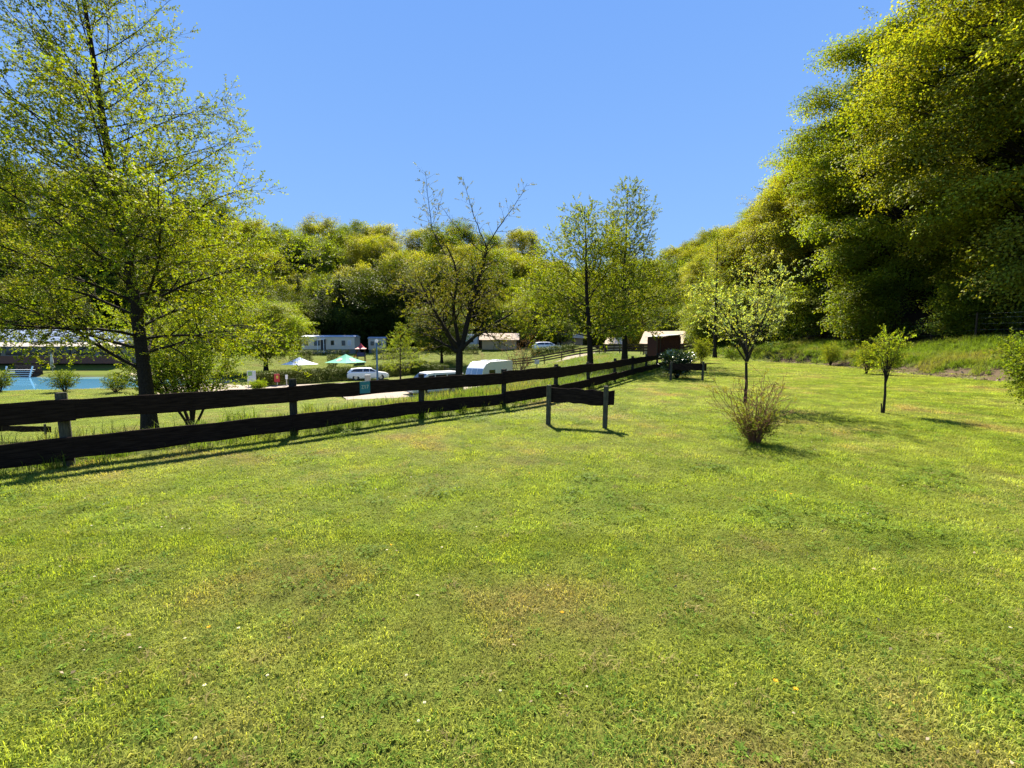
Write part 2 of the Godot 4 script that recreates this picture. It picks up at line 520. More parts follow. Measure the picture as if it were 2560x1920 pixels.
func build_grass():
	var kinds := []
	for i in 5: kinds.append(tuft(100 + i, 40, 0.06, 0.022, 0.054, 0.0036, 0.85, 0.12))
	var xf := [[], [], [], [], []]
	var cl := [[], [], [], [], []]
	var cx := []; var cc := []
	rng.seed = 4242
	for band in [[0.7, 3.6, 0.045, 1.0, 1.0], [3.6, 9.0, 0.072, 1.45, 1.05], [9.0, 20.0, 0.13, 2.6, 1.1], [20.0, 48.0, 0.3, 5.5, 1.3]]:
		var st: float = band[2]
		var z: float = band[0]
		while z < band[1]:
			var x: float = -1.28 * z - 1.4
			while x < 1.28 * z + 1.4:
				var px := x + rng.randf_range(-0.5, 0.5) * st
				var pz := -z + rng.randf_range(-0.5, 0.5) * st
				x += st
				if px > foot(pz) + 0.2: continue
				if edge_d(px, pz) > 0.1: continue
				var k := rng.randi() % 5
				var hs: float = band[4] * clampf(0.82 + N1.get_noise_2d(px * 40.0, pz * 40.0) * 0.7, 0.6, 1.35)
				var bs := Basis(Vector3.UP, rng.randf() * TAU).scaled(Vector3(band[3], hs, band[3]) * rng.randf_range(0.85, 1.2))
				xf[k].append(Transform3D(bs, Vector3(px, hgt(px, pz), pz)))
				cl[k].append(grass_col(px, pz))
				if z < 16.0 and lawn_tone(px, pz)[1] > 0.25 and rng.randf() < 0.09 * lawn_tone(px, pz)[1]:
					cx.append(Transform3D(Basis(Vector3.UP, rng.randf() * TAU).scaled(Vector3.ONE * minf(band[3], 1.6)), Vector3(px, hgt(px, pz), pz)))
					var q := rng.randf_range(0.7, 1.2)
					cc.append(Color(0.14 * q, 0.22 * q, 0.025 * q))
			z += st
	var wb := MB.new()   # plantain rosettes
	rng.seed = 66
	for j in 9:
		var e := j * 2.4
		add_leaf(wb, Vector3(0, 0.012, 0), Vector3(cos(e), 0.25 + 0.03 * j, sin(e)).normalized(), Vector3.UP, rng.randf_range(0.035, 0.06), 0.022, Color.WHITE * rng.randf_range(0.75, 1.25))
	var wx := []; var wc := []
	for i in 4200:
		var z := -1.2 - pow(rng.randf(), 1.5) * 15.0
		var x := rng.randf_range(-1.3, 1.3) * -z
		if edge_d(x, z) > -0.1 or N2.get_noise_2d(x * 7.0 + 90.0, z * 7.0) < 0.02: continue
		wx.append(Transform3D(Basis(Vector3.UP, rng.randf() * TAU).scaled(Vector3.ONE * rng.randf_range(0.3, 0.62)), on(x, z)))
		var q := rng.randf_range(0.7, 1.25)
		wc.append(Color(0.16 * q, 0.25 * q, 0.03 * q))
	stuff("lawn_weeds", "flat green weed rosettes scattered through the lawn", wb.mesh(), M.grass, wx, wc, "weeds")
	var kx := []; var kc := []
	for i in 2600:
		var z := -1.2 - pow(rng.randf(), 1.4) * 18.0
		var x := rng.randf_range(-1.3, 1.3) * -z
		if edge_d(x, z) > -0.1 or x > foot(z) - 0.3: continue
		kx.append(Transform3D(Basis(Vector3.UP, rng.randf() * TAU).scaled(Vector3(1.3, 0.85, 1.3) * rng.randf_range(0.7, 1.2)), on(x, z)))
		var q := rng.randf_range(0.75, 1.2)
		kc.append(Color(0.13 * q, 0.23 * q, 0.03 * q) if rng.randf() < 0.75 else Color(0.34 * q, 0.29 * q, 0.11 * q))
	stuff("grass_tufts", "coarser darker and straw-coloured grass tufts in the lawn", tuft(300, 30, 0.06, 0.025, 0.065, 0.0035, 0.9, 0.04), M.grass, kx, kc, "grass")
	# lower terrace, far lawns
	var zz := -16.0
	while zz > -92.0:
		var xx := -46.0
		var st2 := 0.5 if zz > -40.0 else 0.9
		while xx < 26.0:
			var px := xx + rng.randf_range(-0.5, 0.5) * st2
			var pz := zz + rng.randf_range(-0.5, 0.5) * st2
			xx += st2
			if absf(px) > -1.2 * pz: continue
			var d := edge_d(px, pz)
			if d < 2.0 or pond_in(px, pz) < 1.06: continue
			var k := rng.randi() % 5
			var sc := st2 * 14.0
			xf[k].append(Transform3D(Basis(Vector3.UP, rng.randf() * TAU).scaled(Vector3(sc, 1.5, sc)), Vector3(px, hgt(px, pz) - 0.005, pz)))
			cl[k].append(grass_col(px, pz))
		zz -= st2
	for k in 5: stuff("grass", "short mown yellow-green grass of the lawn", kinds[k], M.grass, xf[k], cl[k], "grass")
	stuff("clover", "small dark green clover leaves among the lawn grass", clover(7, 22, 0.07), M.grass, cx, cc, "clover")
	# long grass under the plank fence and on the banks
	var tall := [tuft(200, 26, 0.1, 0.14, 0.34, 0.007, 0.55, 0.1), tuft(201, 22, 0.1, 0.2, 0.5, 0.008, 0.5, 0.16)]
	var tx := [[], []]; var tc := [[], []]
	for i in 130000:
		var z := -rng.randf() * 58.0
		var x := rng.randf_range(-18.0, 26.0)
		if absf(x) > -1.25 * z + 1.0: continue
		var d := edge_d(x, z)
		var f := foot(z)
		var keep := 0.0
		if d > -0.22 and d < 0.75: keep = 1.0
		elif d >= 0.75 and d < 2.4: keep = 0.5
		elif d >= 2.4 and d < 15.0 and z < -13.0: keep = 0.42 if x > -9.0 else 0.1
		elif d < 0.0 and x > f + 0.22 + N1.get_noise_2d(x * 20.0, z * 20.0) * 0.6 and x < f + 5.5: keep = 1.0
		if rng.randf() > keep: continue
		var k := 0 if rng.randf() < 0.7 else 1
		var sc := rng.randf_range(0.55, 1.15) * (0.66 if d > -0.3 and d < 0.4 else 1.0)
		var wd := sc * clampf(-z / 12.0, 1.0, 2.2)
		tx[k].append(Transform3D(Basis(Vector3.UP, rng.randf() * TAU).scaled(Vector3(wd, sc, wd)), Vector3(x, hgt(x, z) - 0.01, z)))
		var q := rng.randf_range(0.75, 1.2)
		tc[k].append(Color(0.14 * q, 0.21 * q, 0.022 * q).lerp(Color(0.26, 0.22, 0.07), clampf(N1.get_noise_2d(x * 9.0, z * 9.0) * 1.5, 0.0, 0.7)))
	stuff("long_grass", "uncut green grass along the foot of the plank fence and banks", tall[0], M.grass, tx[0], tc[0], "grass")
	stuff("long_grass", "taller uncut grass stems on the fence strip and wood bank", tall[1], M.grass, tx[1], tc[1], "grass")
	# daisies, dry leaves
	var db := MB.new()
	rng.seed = 5
	for j in 9:
		var e := j * TAU / 9.0
		add_leaf(db, Vector3(0, 0.03, 0), Vector3(cos(e), 0.12, sin(e)).normalized(), Vector3.UP, 0.007, 0.004, Color(0.6, 0.6, 0.54))
	add_leaf(db, Vector3(-0.003, 0.032, 0), Vector3.RIGHT, Vector3.UP, 0.006, 0.006, Color(0.7, 0.5, 0.04))
	var dx := []; var dc := []
	for i in 260:
		var z := -1.6 - pow(rng.randf(), 1.3) * 20.0
		var x := rng.randf_range(-1.2, 1.2) * -z
		if edge_d(x, z) > -0.4 or x > foot(z) - 0.5 or N2.get_noise_2d(x * 5.0, z * 5.0) < -0.05: continue
		dx.append(Transform3D(Basis(Vector3.UP, rng.randf() * TAU).rotated(Vector3.RIGHT, rng.randf_range(-0.3, 0.3)).scaled(Vector3.ONE * rng.randf_range(0.8, 1.3)), on(x, z, 0.004)))
		dc.append(Color.WHITE)
	stuff("daisies", "tiny white daisies dotted over the lawn", db.mesh(), M.petal, dx, dc, "daisies")
	var yb := MB.new()
	for j in 14:
		var e := j * 2.4
		add_leaf(yb, Vector3(0, 0.035, 0), Vector3(cos(e), 0.1 + 0.05 * j, sin(e)).normalized(), Vector3.UP, 0.012, 0.005, Color(0.75, 0.42, 0.02))
	var yx := []; var yc := []
	for p in [Vector2(0.28, -2.45), Vector2(1.18, -1.93), Vector2(1.24, -1.88), Vector2(-0.9, -3.3), Vector2(2.7, -4.6), Vector2(2.8, -4.5), Vector2(0.2, -5.2), Vector2(-1.6, -2.3)]:
		yx.append(Transform3D(Basis(Vector3.UP, rng.randf() * TAU), on(p.x, p.y, 0.0))); yc.append(Color.WHITE)
	stuff("dandelions", "yellow dandelion heads low in the grass", yb.mesh(), M.petal, yx, yc, "dandelions")
	var lb := MB.new()
	add_leaf(lb, Vector3.ZERO, Vector3.RIGHT, Vector3.UP, 0.05, 0.03, Color.WHITE)
	var lx := []; var lc := []
	for i in 260:
		var z := -1.5 - pow(rng.randf(), 1.4) * 12.0
		var x := rng.randf_range(-1.2, 1.2) * -z
		if edge_d(x, z) > -0.2: continue
		lx.append(Transform3D(Basis(rv().normalized(), rng.randf() * TAU).scaled(Vector3.ONE * rng.randf_range(0.25, 0.62)), on(x, z, 0.028)))
		var q := rng.randf()
		lc.append(Color(0.4, 0.33, 0.22).lerp(Color(0.09, 0.05, 0.03), q))
	for i in 2600:
		var z := rng.randf_range(-37.0, -14.0)
		var x := foot(z) + rng.randf_range(-0.6, 1.5)
		lx.append(Transform3D(Basis(rv().normalized(), rng.randf() * TAU).scaled(Vector3(1.5, 1.5, 2.2) * rng.randf_range(0.5, 1.8)), on(x, z, 0.02)))
		lc.append(Color(0.34, 0.27, 0.19).lerp(Color(0.07, 0.05, 0.035), rng.randf()))
	stuff("dry_leaves", "bleached and brown dead leaf scraps lying in the lawn", lb.mesh(), M.petal, lx, lc, "dead leaves")

# ---------------------------------------------------------------- trees
class Plant:
	var wood := MB.new()
	var tips := []
	var cols := []

func tip(T: Plant, p: Vector3, d: Vector3, s: float, base: Color, vary := 0.38):
	var x := d.normalized()
	var up := (Vector3.UP + rv() * 0.7).normalized()
	var z := x.cross(up).normalized()
	var y := z.cross(x)
	T.tips.append(Transform3D(Basis(x, y, z).scaled_local(Vector3.ONE * s), p))
	var k := 1.0 + rng.randf_range(-vary, vary)
	var w := rng.randf_range(-0.14, 0.14)
	T.cols.append(Color(base.r * k * (1.0 + w), base.g * k, base.b * k * (1.0 - w)))

func grow(T: Plant, base: Vector3, dir: Vector3, ln: float, r: float, lvl: int, P: Dictionary) -> void:
	var seg: int = P.seg[lvl]
	var pts := PackedVector3Array([base])
	var rad := PackedFloat32Array([r])
	var p := base
	var d := dir.normalized()
	for i in seg:
		d = (d + rv() * float(P.wob[lvl]) + Vector3.UP * float(P.up[lvl])).normalized()
		p += d * ln / seg
		pts.append(p)
		rad.append(maxf(r * (1.0 - 0.85 * (i + 1.0) / seg), 0.003))
	T.wood.tube(pts, rad, 6 if lvl == 0 else (4 if lvl == 1 else 3), false)
	var last: bool = lvl == P.last
	var cnt := int(ln * float(P.dens[lvl]) + rng.randf())
	var a := rng.randf() * TAU
	for i in cnt:
		var t: float = lerpf(P.t0[lvl], 0.98, (i + rng.randf() * 0.8) / cnt)
		var fi := t * seg
		var k := mini(int(fi), seg - 1)
		var q := pts[k].lerp(pts[k + 1], fi - k)
		var td := (pts[k + 1] - pts[k]).normalized()
		a += 2.4 + rng.randf_range(-0.5, 0.5)
		var sd := td.cross(Vector3.UP)
		if sd.length() < 0.1: sd = Vector3.RIGHT
		sd = sd.normalized()
		var ud := sd.cross(td)
		var o := sd * cos(a) + ud * sin(a) * float(P.flat[lvl])
		var nd := (td * float(P.ahead[lvl]) + o).normalized()
		if last:
			if rng.randf() < P.leafy: tip(T, q, nd, P.leaf * rng.randf_range(0.75, 1.25), P.col)
		else:
			grow(T, q, nd, maxf(ln * float(P.kid[lvl]) * (1.0 - 0.55 * t) * rng.randf_range(0.65, 1.2), 0.12), rad[k] * 0.5, lvl + 1, P)
	if last or lvl == P.last - 1:
		if rng.randf() < P.leafy: tip(T, p, d, P.leaf, P.col)

func finish(called, label, category, T: Plant, me, at: Vector3, turn := 0.0, group := "", leafm = null, barkm = null):
	var o = thing(called, label, category, at, turn, group)
	part("trunk", T.wood, barkm if barkm else M.bark, o)
	if T.tips.size(): copies("crown", me, leafm if leafm else M.leaf, T.tips, T.cols, o).set_meta("kind", "stuff")
	return o

func leader(T: Plant, H: float, r: float, bend: Array, sides := 9) -> PackedVector3Array:
	var pts := PackedVector3Array()
	var rad := PackedFloat32Array()
	var m := 16
	for i in m + 1:
		var t := float(i) / m
		var o: Vector2 = Vector2.ZERO
		for q in bend: o += Vector2(q[0], q[1]) * pow(t, q[2])
		pts.append(Vector3(o.x + sin(t * 9.0) * H * 0.004, H * t - (0.25 if i == 0 else 0.0), o.y + cos(t * 7.0) * H * 0.004))
		rad.append(r * (1.0 - t) * (1.0 + 0.55 * exp(-t * 26.0)) + 0.008)
	T.wood.tube(pts, rad, sides, false)
	return pts

# one straight leader with laterals (alder)
func alder(sd: int, H: float, r: float, R: float, t0: float, n: int, P: Dictionary, bend: Array) -> Plant:
	rng.seed = sd
	var T := Plant.new()
	var pts := leader(T, H, r, bend)
	var a := rng.randf() * TAU
	for i in n:
		var t := lerpf(t0, 0.985, pow((i + rng.randf() * 0.7) / n, 0.92))
		var fi := t * 16.0
		var k := mini(int(fi), 15)
		var q := pts[k].lerp(pts[k + 1], fi - k)
		a += 2.4 + rng.randf_range(-0.6, 0.6)
		var u := (t - t0) / (1.0 - t0)
		var L := R * (pow(1.0 - u, float(P.get("cone", 0.75))) * 0.92 + 0.08) * (0.8 + 0.35 * smoothstep(0.0, 0.12, u)) * rng.randf_range(0.72, 1.1)
		var el := lerpf(0.35, 0.95, u) + rng.randf_range(-0.18, 0.2)
		var PP := P.duplicate()
		PP.up = [lerpf(-0.055, 0.05, u), 0.02, 0.0]
		grow(T, q, Vector3(cos(a), tan(el), sin(a)).normalized(), L, maxf(r * (1.0 - t) * 0.3, 0.01), 0, PP)
	return T

# boughs carrying sprays round a stem (dense broadleaf)
func broad(sd: int, H: float, r: float, R: float, y0: float, nb: int, per: int, puff: float, base: Color, alt: Color, sq := 1.0) -> Plant:
	rng.seed = sd
	var T := Plant.new()
	var pts := leader(T, H * 0.86, r, [[rng.randf_range(-0.5, 0.5), rng.randf_range(-0.5, 0.5), 1.5]], 7)
	var yc := (y0 + H) * 0.5
	var ry := (H - y0) * 0.5
	for i in nb:
		var cz := 0.94 - 1.92 * (i + 0.5) / nb
		var a := i * 2.39996 + rng.randf() * 0.7
		var sr := sqrt(1.0 - cz * cz)
		var f := rng.randf_range(0.74, 1.03)
		f *= 1.0 + 0.16 * sin(a * 3.0 + sd) * sin(cz * 5.0 + sd)
		var wide := R * sr * f * (1.0 if cz > -0.1 else sq)
		var ctr := Vector3(cos(a) * wide, yc + cz * ry * f, sin(a) * wide)
		var hy := clampf(ctr.y - wide * 0.55, y0 * 0.6, H * 0.8)
		var fi := clampf(hy / (H * 0.86) * 16.0, 0.0, 15.9)
		var s0 := pts[int(fi)].lerp(pts[int(fi) + 1], fi - int(fi))
		var mid := s0.lerp(ctr, 0.5) + Vector3(0, wide * 0.08, 0) + rv() * 0.25
		T.wood.tube(PackedVector3Array([s0, mid, ctr]), PackedFloat32Array([r * 0.26, r * 0.15, 0.02]), 4, false)
		var tone := base.lerp(alt, rng.randf())
		var k := rng.randf_range(0.62, 1.22)
		tone = Color(tone.r * k, tone.g * k, tone.b * k)
		for j in per:
			var o := Vector3(rng.randfn(), rng.randfn() * 0.46, rng.randfn()) * puff
			var dirn := (ctr + o - Vector3(0, yc, 0)); dirn.y *= 0.3
			tip(T, ctr + o + Vector3(0, -o.length() * 0.15, 0), dirn + rv() * 0.6, rng.randf_range(0.75, 1.3), tone, 0.16)
	return T

# many stems from the ground
func bushy(sd: int, H: float, n: int, spread: float, r: float, P: Dictionary) -> Plant:
	rng.seed = sd
	var T := Plant.new()
	for i in n:
		var a := i * 2.4 + rng.randf()
		var s := rng.randf_range(0.15, 1.0) * spread
		grow(T, Vector3(cos(a) * 0.05 * H * s, -0.05, sin(a) * 0.05 * H * s), Vector3(cos(a) * s, 1.0, sin(a) * s), H * rng.randf_range(0.7, 1.05), r * rng.randf_range(0.6, 1.0), 0, P)
	return T

func params(col: Color, leaf: float, leafy := 1.0, dens := [2.6, 3.2, 5.0], kid := [0.42, 0.4, 0.4], wob := [0.09, 0.14, 0.16]) -> Dictionary:
	return {"seg": [8, 4, 3], "wob": wob, "up": [0.02, 0.02, 0.0], "dens": dens, "t0": [0.16, 0.15, 0.1], "kid": kid, "flat": [0.6, 0.7, 0.9], "ahead": [0.8, 0.9, 0.7], "leaf": leaf, "leafy": leafy, "col": col, "last": 2}

func hedge(label, a: Vector2, b: Vector2, wid: float, h: float, cl: Color, me, sp := 0.17):
	var mid := (a + b) * 0.5
	var o = thing("hedge", label, "hedge", on(mid.x, mid.y), 0.0)
	var L := a.distance_to(b)
	var t := (b - a).normalized()
	var s := Vector2(-t.y, t.x)
	var xf := []; var cc := []
	var y0 := hgt(mid.x, mid.y)
	var stems := MB.new()
	var m := int(L / 0.5) + 1
	for i in m:
		var p := a + t * (L * (i + 0.5) / m) + s * rng.randf_range(-0.1, 0.1)
		var g := hgt(p.x, p.y) - y0
		for j in 3:
			stems.cyl(Vector3(p.x - mid.x, g - 0.1, p.y - mid.y), Vector3(p.x - mid.x + rng.randf_range(-0.3, 0.3), g + h * rng.randf_range(0.6, 0.9), p.y - mid.y + rng.randf_range(-0.25, 0.25)), 0.02, 0.008, 4)
	part("stems", stems, M.twig, o)
	var nn := int((L * 2.0 * h + L * wid + 2.0 * wid * h) / (sp * sp) * 1.25)
	for i in nn:
		var u := rng.randf() * L
		var w := rng.randf_range(-0.5, 0.5) * wid
		var y := rng.randf() * h
		var q := rng.randf() * (2.0 * h + wid)
		if q < wid: y = h
		elif q < wid + h: w = -0.5 * wid
		else: w = 0.5 * wid
		if rng.randf() < 2.0 * wid / (L + 2.0 * wid) * 0.5: u = 0.0 if rng.randf() < 0.5 else L
		if rng.randf() < 0.3: w *= 0.6
		var p := a + t * u + s * (w + N2.get_noise_2d(u * 20.0, y * 20.0) * 0.25)
		var yy := y + (N2.get_noise_2d(u * 30.0, w * 30.0) * 0.12 if y >= h else rng.randf_range(-0.05, 0.05))
		var g := hgt(p.x, p.y) - y0
		xf.append(Transform3D(Basis(rv().normalized(), rng.randf() * TAU).scaled(Vector3.ONE * rng.randf_range(0.8, 1.2)), Vector3(p.x - mid.x, g + maxf(yy, 0.06), p.y - mid.y)))
		var k := rng.randf_range(0.7, 1.25)
		cc.append(Color(cl.r * k, cl.g * k, cl.b * k))
	copies("foliage", me, M.hedge_leaf, xf, cc, o).set_meta("kind", "stuff")
	return o

func limb_path(T: Plant, raw: Array, r0: float, r1: float, P: Dictionary, dens: float, kidlen: float, t0 := 0.2):
	var cv := Curve3D.new()
	for p in raw: cv.add_point(p)
	for i in range(1, raw.size() - 1):
		var tg: Vector3 = (raw[i + 1] - raw[i - 1]) * 0.18
		cv.set_point_in(i, -tg); cv.set_point_out(i, tg)
	var ln := cv.get_baked_length()
	var pts := PackedVector3Array(); var rad := PackedFloat32Array()
	var m := 12
	for i in m + 1:
		pts.append(cv.sample_baked(ln * i / m) + rv() * 0.03)
		rad.append(lerpf(r0, r1, float(i) / m))
	T.wood.tube(pts, rad, 6, false)
	var cnt := int(ln * dens)
	var a := rng.randf() * TAU
	for i in cnt:
		var t := lerpf(t0, 1.0, (i + rng.randf()) / cnt)
		var k := mini(int(t * m), m - 1)
		var td := (pts[k + 1] - pts[k]).normalized()
		a += 2.4 + rng.randf_range(-0.5, 0.5)
		var sd := td.cross(Vector3(0.3, 0.1, 0.9)).normalized()
		var o := sd * cos(a) + sd.cross(td) * sin(a)
		grow(T, pts[k].lerp(pts[k + 1], t * m - k), td * 0.7 + o, kidlen * (1.15 - 0.7 * t) * rng.randf_range(0.6, 1.15), maxf(rad[k] * 0.45, 0.008), 1, P)

func conifer(sd: int, H: float, r: float, R: float, base: Color) -> Plant:
	rng.seed = sd
	var T := Plant.new()
	leader(T, H, r, [[0.2, 0.1, 1.0]], 6)
	var n := int(H * 9.0)
	for i in n:
		var t := lerpf(0.06, 0.99, float(i) / n)
		var a := i * 2.4
		var L := R * pow(1.0 - t, 0.8) * rng.randf_range(0.75, 1.1) + 0.15
		var q := Vector3(0.2 * t, H * t, 0.1 * t)
		var e := q + Vector3(cos(a) * L, -L * 0.22, sin(a) * L)
		T.wood.cyl(q, e, 0.03, 0.01, 3)
		var m := int(L / 0.55) + 1
		for j in m:
			tip(T, q.lerp(e, (j + 0.6) / m), e - q, rng.randf_range(0.7, 1.1) * 0.9, base, 0.2)
	return T

# ---------------------------------------------------------------- made things
func plank(L: float, h: float, th: float, sd: int, wav := 0.016) -> MB:   # rough sawn board along +x, from x = 0, centred in y and z
	var b := MB.new()
	var m := 12
	var top := []; var bot := []
	for i in m + 1:
		top.append(h * 0.5 + N2.get_noise_2d(i * 3.5 + sd * 53.0, sd * 17.0) * wav * 2.2)
		bot.append(-h * 0.5 + N2.get_noise_2d(i * 3.0 + sd * 31.0, 300.0 + sd * 11.0) * wav * 2.2)
	var e := 0.006
	for i in m:
		var x0 := L * i / m
		var x1 := L * (i + 1) / m
		var r := []
		for s in [[x0, i], [x1, i + 1]]:
			var tp: float = top[s[1]]; var bt: float = bot[s[1]]
			r.append([Vector3(s[0], bt + e, th * 0.5), Vector3(s[0], tp - e, th * 0.5), Vector3(s[0], tp, th * 0.5 - e), Vector3(s[0], tp, -th * 0.5 + e), Vector3(s[0], tp - e, -th * 0.5), Vector3(s[0], bt + e, -th * 0.5), Vector3(s[0], bt, 0.0)])
		for j in 7:
			var k := (j + 1) % 7
			b.quad(r[0][j], r[1][j], r[1][k], r[0][k])
		if i == 0:
			for j in range(1, 6): b.tri(r[0][0], r[0][j], r[0][j + 1])
		if i == m - 1:
			for j in range(1, 6): b.tri(r[1][0], r[1][j + 1], r[1][j])
	return b

func round_post(h: float, r: float) -> MB:
	var b := MB.new()
	b.tube(PackedVector3Array([Vector3(0, -0.15, 0), Vector3(0, h - 0.012, 0), Vector3(0, h, 0)]), PackedFloat32Array([r, r * 0.97, r * 0.85]), 12)
	return b

func plank_fence():
	var o = thing("plank_fence", "long fence of two rough black planks on round posts beside lawn", "fence", on(FENCE[0].x, FENCE[0].y))
	var at: Vector3 = o.position
	rng.seed = 77
	var hs := []
	for i in FENCE.size():
		var p: Vector2 = FENCE[i]
		var h := 0.9 + rng.randf_range(-0.03, 0.05)
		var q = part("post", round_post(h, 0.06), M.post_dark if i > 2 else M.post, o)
		q.position = on(p.x, p.y) - at
		q.rotation = Vector3(rng.randf_range(-0.03, 0.03), rng.randf() * TAU, rng.randf_range(-0.03, 0.03))
	for i in FENCE.size() - 1:
		var a: Vector2 = FENCE[i]; var c: Vector2 = FENCE[i + 1]
		var t := (c - a).normalized()
		var nr := Vector2(-t.y, t.x)   # towards the lawn
		for row in 2:
			var y := 0.715 if row == 0 else 0.235
			var ov := 0.05 + 0.05 * ((i + row) % 2)
			var L := a.distance_to(c) + ov * 2.0
			var b := plank(L, 0.27 + rng.randf_range(-0.02, 0.025), 0.035, i * 2 + row, 0.010)
			var q = part("plank", b, M.plank, o)
			var off := 0.06 + 0.0175 + 0.037 * ((i + row) % 2) * 0.0 - 0.004 + 0.006 * (i % 2)
			var s := a - t * ov + nr * off
			q.position = Vector3(s.x, on(a.x, a.y).y + y + rng.randf_range(-0.012, 0.012), s.y) - at
			q.rotation = Vector3(0, -t.angle(), (hgt(c.x, c.y) - hgt(a.x, a.y)) / L + rng.randf_range(-0.006, 0.006))

func site_sign():
	var a := Vector2(-3.6, -7.5); var c := Vector2(-1.85, -9.3)
	var t := (c - a).normalized()
	var nr := Vector2(-t.y, t.x)
	var p := a.lerp(c, 0.49) + nr * 0.103
	var o = thing("pitch_number_sign", "small square teal sign reading Z17 on top fence plank", "sign", Vector3(p.x, 0.73, p.y), -t.angle())
	var b := MB.new()
	b.bx(Vector3.ZERO, Vector3(0.2, 0.215, 0.008), 0.003)
	part("plate", b, M.teal, o)
	var tm := TextMesh.new()
	var f := SystemFont.new()
	f.font_names = PackedStringArray(["Droid Sans"])
	tm.font = f
	tm.text = "Z17"
	tm.font_size = 32
	tm.pixel_size = 0.0027
	tm.depth = 0.002
	var m = meshpart("lettering", tm, M.pale_letters, o)
	m.position = Vector3(0.0, 0.008, 0.0055)
	var d := MB.new()
	d.cyl(Vector3(0.085, -0.092, 0.003), Vector3(0.085, -0.092, 0.008), 0.006, 0.006, 8)
	part("screw", d, M.metal, o)

func barrier(label, at: Vector3, turn: float, w: float, sd: int, over: float):
	var o = thing("plank_barrier", label, "barrier", at, turn, "low plank barriers")
	for s in [-0.5, 0.5]:
		var q = part("post", round_post(0.76 + 0.015 * s, 0.046), M.post, o)
		q.position = Vector3(w * s, 0, 0)
		q.rotation = Vector3(0.015, 0, -0.02)
	var b := plank(w + 0.1 + over, 0.27, 0.035, sd, 0.02)
	var q2 = part("plank", b, M.plank, o)
	q2.position = Vector3(-w * 0.5 - 0.05, 0.57, -0.06)
	q2.rotation = Vector3(0, 0, -0.03)
	return o

func rail_fence(label, a: Vector2, c: Vector2, n: int, rails: int, h: float):
	var o = thing("rail_fence", label, "fence", on(a.x, a.y))
	var at: Vector3 = o.position
	var pm := MB.new()
	pm.bx(Vector3(0, h * 0.5 - 0.1, 0), Vector3(0.12, h + 0.2, 0.12), 0.01)
	var pmesh := pm.mesh()
	for i in n + 1:
		var p := a.lerp(c, float(i) / n)
		var q = meshpart("post", pmesh, M.brown_wood, o)
		q.position = on(p.x, p.y) - at
	for i in n:
		var p := a.lerp(c, float(i) / n); var p2 := a.lerp(c, (i + 1.0) / n)
		var v0 := on(p.x, p.y) - at; var v1 := on(p2.x, p2.y) - at
		for r in rails:
			var y := h * (0.92 - r * 0.78 / rails)
			var L := v0.distance_to(v1)
			var q = part("rail", plank(L, 0.17, 0.04, i * 3 + r, 0.006), M.brown_wood, o)
			var t := (p2 - p).normalized()
			q.position = v0 + Vector3(-t.y, 0, t.x) * 0.075 + Vector3(0, y, 0)
			q.rotation = Vector3(0, -t.angle(), asin(clampf((v1.y - v0.y) / L, -1, 1)))
	return o

func ring_loft(b: MB, rings: Array):
	for i in rings.size() - 1:
		var m: int = rings[i].size()
		for j in m:
			var k := (j + 1) % m
			b.quad(rings[i][j], rings[i][k], rings[i + 1][k], rings[i + 1][j])
	for e in [0, rings.size() - 1]:
		var r: Array = rings[e]
		for j in range(1, r.size() - 1):
			if e == 0: b.tri(r[0], r[j + 1], r[j])
			else: b.tri(r[0], r[j], r[j + 1])

